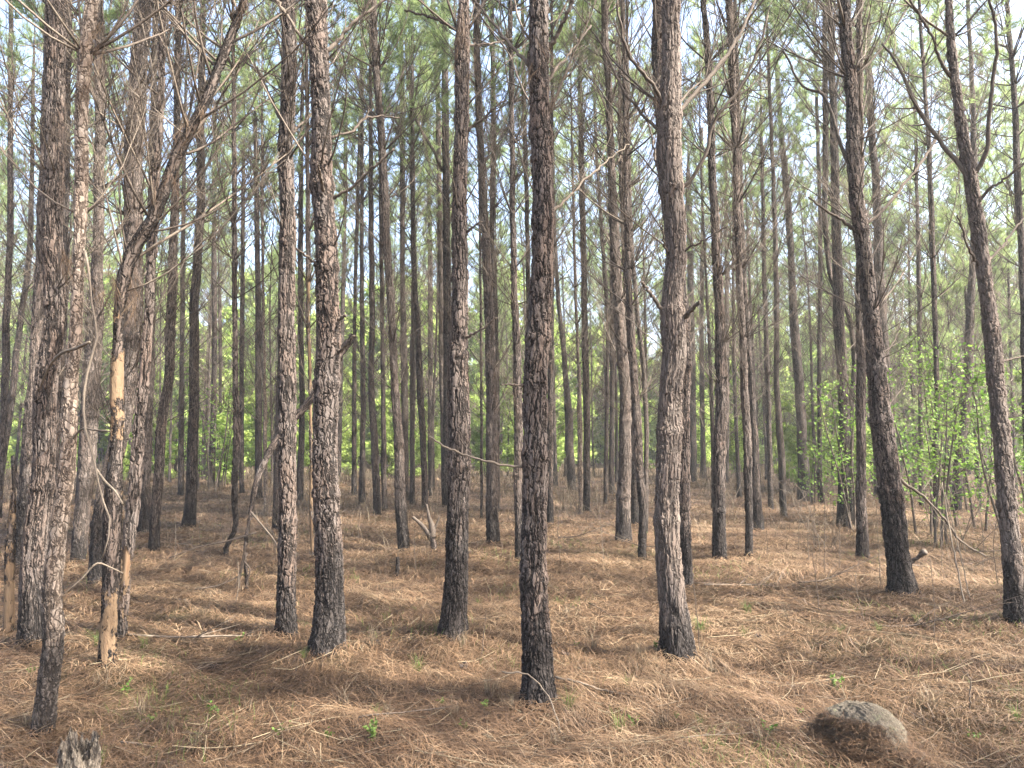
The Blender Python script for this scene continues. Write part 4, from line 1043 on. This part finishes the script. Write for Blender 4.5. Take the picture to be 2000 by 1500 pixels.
def stick(tr, label, r, mat='twig_pale', lift=.03, ups=None):
    pts = [tuple(float(q) for q in s.split(',')) for s in tr.split()]
    P = []
    for k, (x, y, h) in enumerate(pts):     # h = height above ground (m); y = pixel row of the point on the ground below it
        g0, _ = on_ground(x, y); P.append((g0.x, g0.y, float(gh(g0.x, g0.y))+h, r*(1-.5*k/len(pts))))
    sp = smooth_path(P, 20); sp[:, :3] += np.random.default_rng(4).normal(0, .002, (20, 3)); o_ = sp[0, :3].copy()
    V_, F_ = tube(sp[:, :3]-o_, sp[:, 3], 7); bag = Bag(); bag.add(V_, F_)
    o = tag(link('stick', bag.mesh('stick', M[mat], True)), label, 'stick'); o.location = tuple(o_)
stick('1085,1362,.05 1130,1368,.04 1180,1374,.03 1262,1380,.02', 'straight grey stick lying right of the nearest central pine', .007)
stick('980,1415,.22 1030,1417,.20 1062,1424,.14 1085,1437,.06 1097,1450,.0', 'bent grey stick arching in front of the nearest central pine foot', .005)
stick('1895,1400,.0 1896,1402,.10 1899,1402,.18 1893,1403,.215', 'upright bare white twig near the right edge', .0045)
stick('940,1290,.0 945,1290,.18 949,1291,.33', 'thin upright dead stem between the two central front pines', .003, 'twig')
stick('1367,1290,.0 1362,1290,.3 1354,1288,.6', 'thin upright dead stem right of the big right-centre pine', .0035, 'twig')
stick('1825,1260,.0 1828,1258,.3 1824,1258,.6', 'thin upright bare stem right of the leaning right-hand pine', .003, 'twig')
stick('1690,1220,.0 1680,1222,.2 1675,1222,.42 1682,1222,.55', 'thin wavy bare stem left of the leaning right-hand pine foot', .003, 'twig')
stick('1885,1190,.0 1868,1175,.4 1858,1165,.75 1850,1160,1.1', 'pale bare stem rising among shrubs at the right', .008)
stick('1895,1180,.0 1875,1165,.5 1855,1160,1.0', 'second pale bare stem beside the first at the right', .006)
for k, (px, py, h) in enumerate(((1580, 1110, .7), (1610, 1130, .9), (1560, 1080, .8), (1640, 1120, .6), (1500, 1090, .6), (1390, 1080, .9), (1180, 1100, .7), (1095, 1110, .8), (700, 1060, .6), (812, 1120, .5), (520, 1060, .8), (390, 1060, .7), (340, 1100, .6), (1720, 1150, .8), (1920, 1120, 1.1), (1950, 1150, .9), (1840, 1120, .8), (1600, 1200, .6), (460, 1180, .4), (240, 1100, .9))):
    stick(f'{px},{py},0 {px+rs.uniform(-6,6):.0f},{py-1},{h*.5} {px+rs.uniform(-16,16):.0f},{py-2},{h}', 'thin dead sapling stem standing in the litter, %s' % (
        ['left of the flared far pine', 'below the leafy dark pine', 'under the flared far pine', 'in front of the leafy dark pine', 'right of the slim straight pine', 'right of the big pine', 'left of the even grey pine', 'right of the nearest trunk', 'left of the black-footed pine', 'below the left-curving pine', 'behind the straight front pine', 'right of the flared-foot pine', 'left of the flared-foot pine', 'left of the scarred leaning foot', 'under the right-hand shrubs', 'right of the right-hand shrubs', 'left of the right-hand shrubs', 'well left of the scarred leaning foot', 'left of the straight front pine', 'behind the orange broken trunk'][k]), .004, 'twig' if k % 2 else 'twig_pale')

def seedling_mesh(seed):
    r = np.random.default_rng(seed); bag = Bag(); n = 7+seed % 5
    pts = []
    for s in range(3):
        a = r.uniform(0, 6.28); P = [(0, 0, -.01), (.02*math.cos(a), .02*math.sin(a), .05), (.05*math.cos(a), .05*math.sin(a), .09+r.uniform(0, .05))]
        V_, F_ = tube(P, [.0016, .0012, .0008], 4); bag.add(V_, F_, v=.3)
        for q in range(n): f = r.uniform(.3, 1); pts.append(np.array(P[2])*f+r.normal(0, .008, 3))
    V_, F_ = leaf_quads(np.array(pts), r, .035, .0); bag.add(V_, F_, v=r.uniform(.3, 1))
    return bag.mesh('seedling', M['grass'])
SEED = [seedling_mesh(k) for k in range(5)]
def tuft_mesh(seed, mat, n=45, L=.16):
    r = np.random.default_rng(seed); V = []; a = r.uniform(0, 6.28, n); ln = L*r.uniform(.5, 1.2, n); out = r.uniform(.2, .8, n)
    bx = r.normal(0, .018, (n, 2)); w = .0016
    for f in (0., .5, 1.):
        c = np.stack([bx[:, 0]+np.cos(a)*ln*out*f*f, bx[:, 1]+np.sin(a)*ln*out*f*f, ln*f*(1-.35*f*out)-.01], 1)
        s = np.stack([-np.sin(a), np.cos(a), a*0], 1)*w*(1-.8*f)
        V.append(np.stack([c-s, c+s], 1))
    V = np.stack(V, 1).reshape(-1, 3); b = np.arange(n)*6
    Fs = np.concatenate([np.stack([b, b+1, b+3, b+2], 1), np.stack([b+2, b+3, b+5, b+4], 1)])
    return make_mesh('grass_tuft', V, Fs, M[mat], False, {'v': np.repeat(r.random(n), 6)})
def green_blades():
    r = np.random.default_rng(71); n = 26000; d = 3.1+11*r.random(n)**1.2; x = d*r.uniform(-.78, .78, n); y = d
    f = np.sin(1.9*x+1.3*np.sin(1.1*y))*np.sin(1.6*y+.7*x+2)+.5*np.sin(4.7*x-y)*np.sin(3.9*y); k = f+r.normal(0, .22, n) > .72
    x, y, d = x[k], y[k], d[k]; n = len(x); H = r.uniform(.03, .11, n); a = r.uniform(0, 6.28, n); o = H*r.uniform(.2, 1.0, n); z = gh(x, y)+.008; W = np.maximum(.0012, .0003*d)
    V = []
    for q in (0., .5, 1.):
        c = np.stack([x+np.cos(a)*o*q*q, y+np.sin(a)*o*q*q, z+H*q*(1-.3*q)], 1); sd = np.stack([-np.sin(a), np.cos(a), a*0], 1)*(W*(1-.7*q))[:, None]; V.append(np.stack([c-sd, c+sd], 1))
    V = np.stack(V, 1).reshape(-1, 3); b = np.arange(n)*6
    Fs = np.concatenate([np.stack([b, b+1, b+3, b+2], 1), np.stack([b+2, b+3, b+5, b+4], 1)])
    tag(link('short_grass', make_mesh('short_grass', V, Fs, M['grass'], False, {'v': np.repeat(r.random(n), 6)})), 'patches of short muted green grass coming through the litter', 'grass', kind='stuff')
green_blades()
def chunk(px, py, sz, label, seed):
    g0, _ = on_ground(px, py); r = np.random.default_rng(seed); n, m = 40, 26
    u = np.linspace(0, 2*math.pi, n, endpoint=False); v = np.linspace(0.01, math.pi*.6, m); U, Vv = np.meshgrid(u, v)
    d = np.stack([np.cos(U)*np.sin(Vv), np.sin(U)*np.sin(Vv), np.cos(Vv)], -1); disp = np.zeros(U.shape)
    for f, a in ((3, .16), (6, .12), (12, .08), (20, .05)):
        for _ in range(3): w = r.normal(0, 1, 3); w /= np.linalg.norm(w); disp += a*np.sin(f*(d@w)+r.uniform(0, 6))*.7
    q = (d*(1+disp)[..., None]*np.array([1.0, .7, .6])*sz).reshape(-1, 3)
    i = np.arange(m-1)[:, None]*n; j = np.arange(n)[None, :]; j2 = (j+1) % n
    Q = np.stack([i+j, i+n+j, i+n+j2, i+j2], -1).reshape(-1, 4)
    bco = q+3.3
    o = tag(link('bark_chunk', make_mesh('bark_chunk', q, Q, M['bark_near'], True, {'barkco': bco, 'char': np.full(len(q), .4), 'peel': np.zeros(len(q))})), label, 'bark chunk', 'chunks of bark in the litter')
    o.location = (g0.x, g0.y, float(gh(g0.x, g0.y))+sz*.2); o.rotation_euler = (0, 0, r.uniform(0, 6))
chunk(905, 1312, .035, 'dark lump of bark between the leaning-foot pine and the nearest central pine', 1)
chunk(730, 1268, .04, 'dark bark lump just right of the cracked front pine', 2)
chunk(1102, 1284, .03, 'small dark bark lump right of the nearest central pine', 3)
chunk(1250, 1455, .028, 'small bark scrap near the bottom edge right of centre', 4)
chunk(420, 1290, .03, 'small bark scrap left of the straight brown front pine', 5)
chunk(1480, 1250, .032, 'bark scrap right of the big right-centre pine', 6)
GT = [tuft_mesh(k, 'grass' if k % 3 == 0 else 'dry') for k in range(6)]
rs = random.Random(31)
spots = [(570, 1440), (600, 1420), (545, 1455), (700, 1430), (640, 1465), (810, 1445), (905, 1440), (390, 1300), (300, 1410), (285, 1425), (420, 1390), (1318, 1330), (1240, 1430), (1215, 1420), (1280, 1290), (1360, 1370), (1320, 1415), (1620, 1330), (1635, 1350), (1915, 1320), (1560, 1400), (1555, 1300), (1125, 1270), (30, 1340), (60, 1330), (130, 1300), (470, 1250), (1060, 1480), (730, 1470), (1780, 1350), (1900, 1440), (1470, 1340), (1500, 1450), (1700, 1340), (860, 1390), (1960, 1380), (250, 1350), (345, 1375), (950, 1400), (480, 1455)][::2]
for k, (px, py) in enumerate(spots):
    g0, _ = on_ground(px, py); o = tag(link('seedling', SEED[k % 5]), 'tiny green seedling poking through the foreground needles', 'seedling', 'seedlings in the foreground needles')
    sc = rs.uniform(.35, .8); o.location = (g0.x, g0.y, float(gh(g0.x, g0.y))); o.scale = (sc,)*3; o.rotation_euler = (0, 0, rs.uniform(0, 6))
for k in range(55):
    px = rs.uniform(0, 2000); py = rs.uniform(1130, 1490); g0, _ = on_ground(px, py)
    o = tag(link('grass_tuft', GT[k % 6]), 'small loose grass tuft growing out of the needle litter', 'grass tuft', 'grass tufts in the litter')
    o.location = (g0.x, g0.y, float(gh(g0.x, g0.y))); sc = rs.uniform(.5, 1.1); o.scale = (sc,)*3; o.rotation_euler = (0, 0, rs.uniform(0, 6))

# ------------------------------------------------------------------ light spring haze
def haze():
    x0, x1, y0, y1, z0, z1 = -165, 165, -55, 185, -1.6, 19
    V = np.array([(x, y, z) for z in (z0, z1) for y in (y0, y1) for x in (x0, x1)], float)
    Fc = np.array([(0, 2, 3, 1), (4, 5, 7, 6), (0, 1, 5, 4), (2, 6, 7, 3), (0, 4, 6, 2), (1, 3, 7, 5)])
    m, t, out = new_mat('haze'); v = t.nodes.new('ShaderNodeVolumePrincipled')
    v.inputs['Color'].default_value = (.92, .96, 1, 1); v.inputs['Density'].default_value = HAZE; v.inputs['Anisotropy'].default_value = .2
    t.links.new(v.outputs[0], out.inputs['Volume'])
    tag(link('haze', make_mesh('haze', V, Fc, m)), 'thin pale haze in the air between the far trunks', 'haze', kind='stuff')
HAZE = .0012
haze()
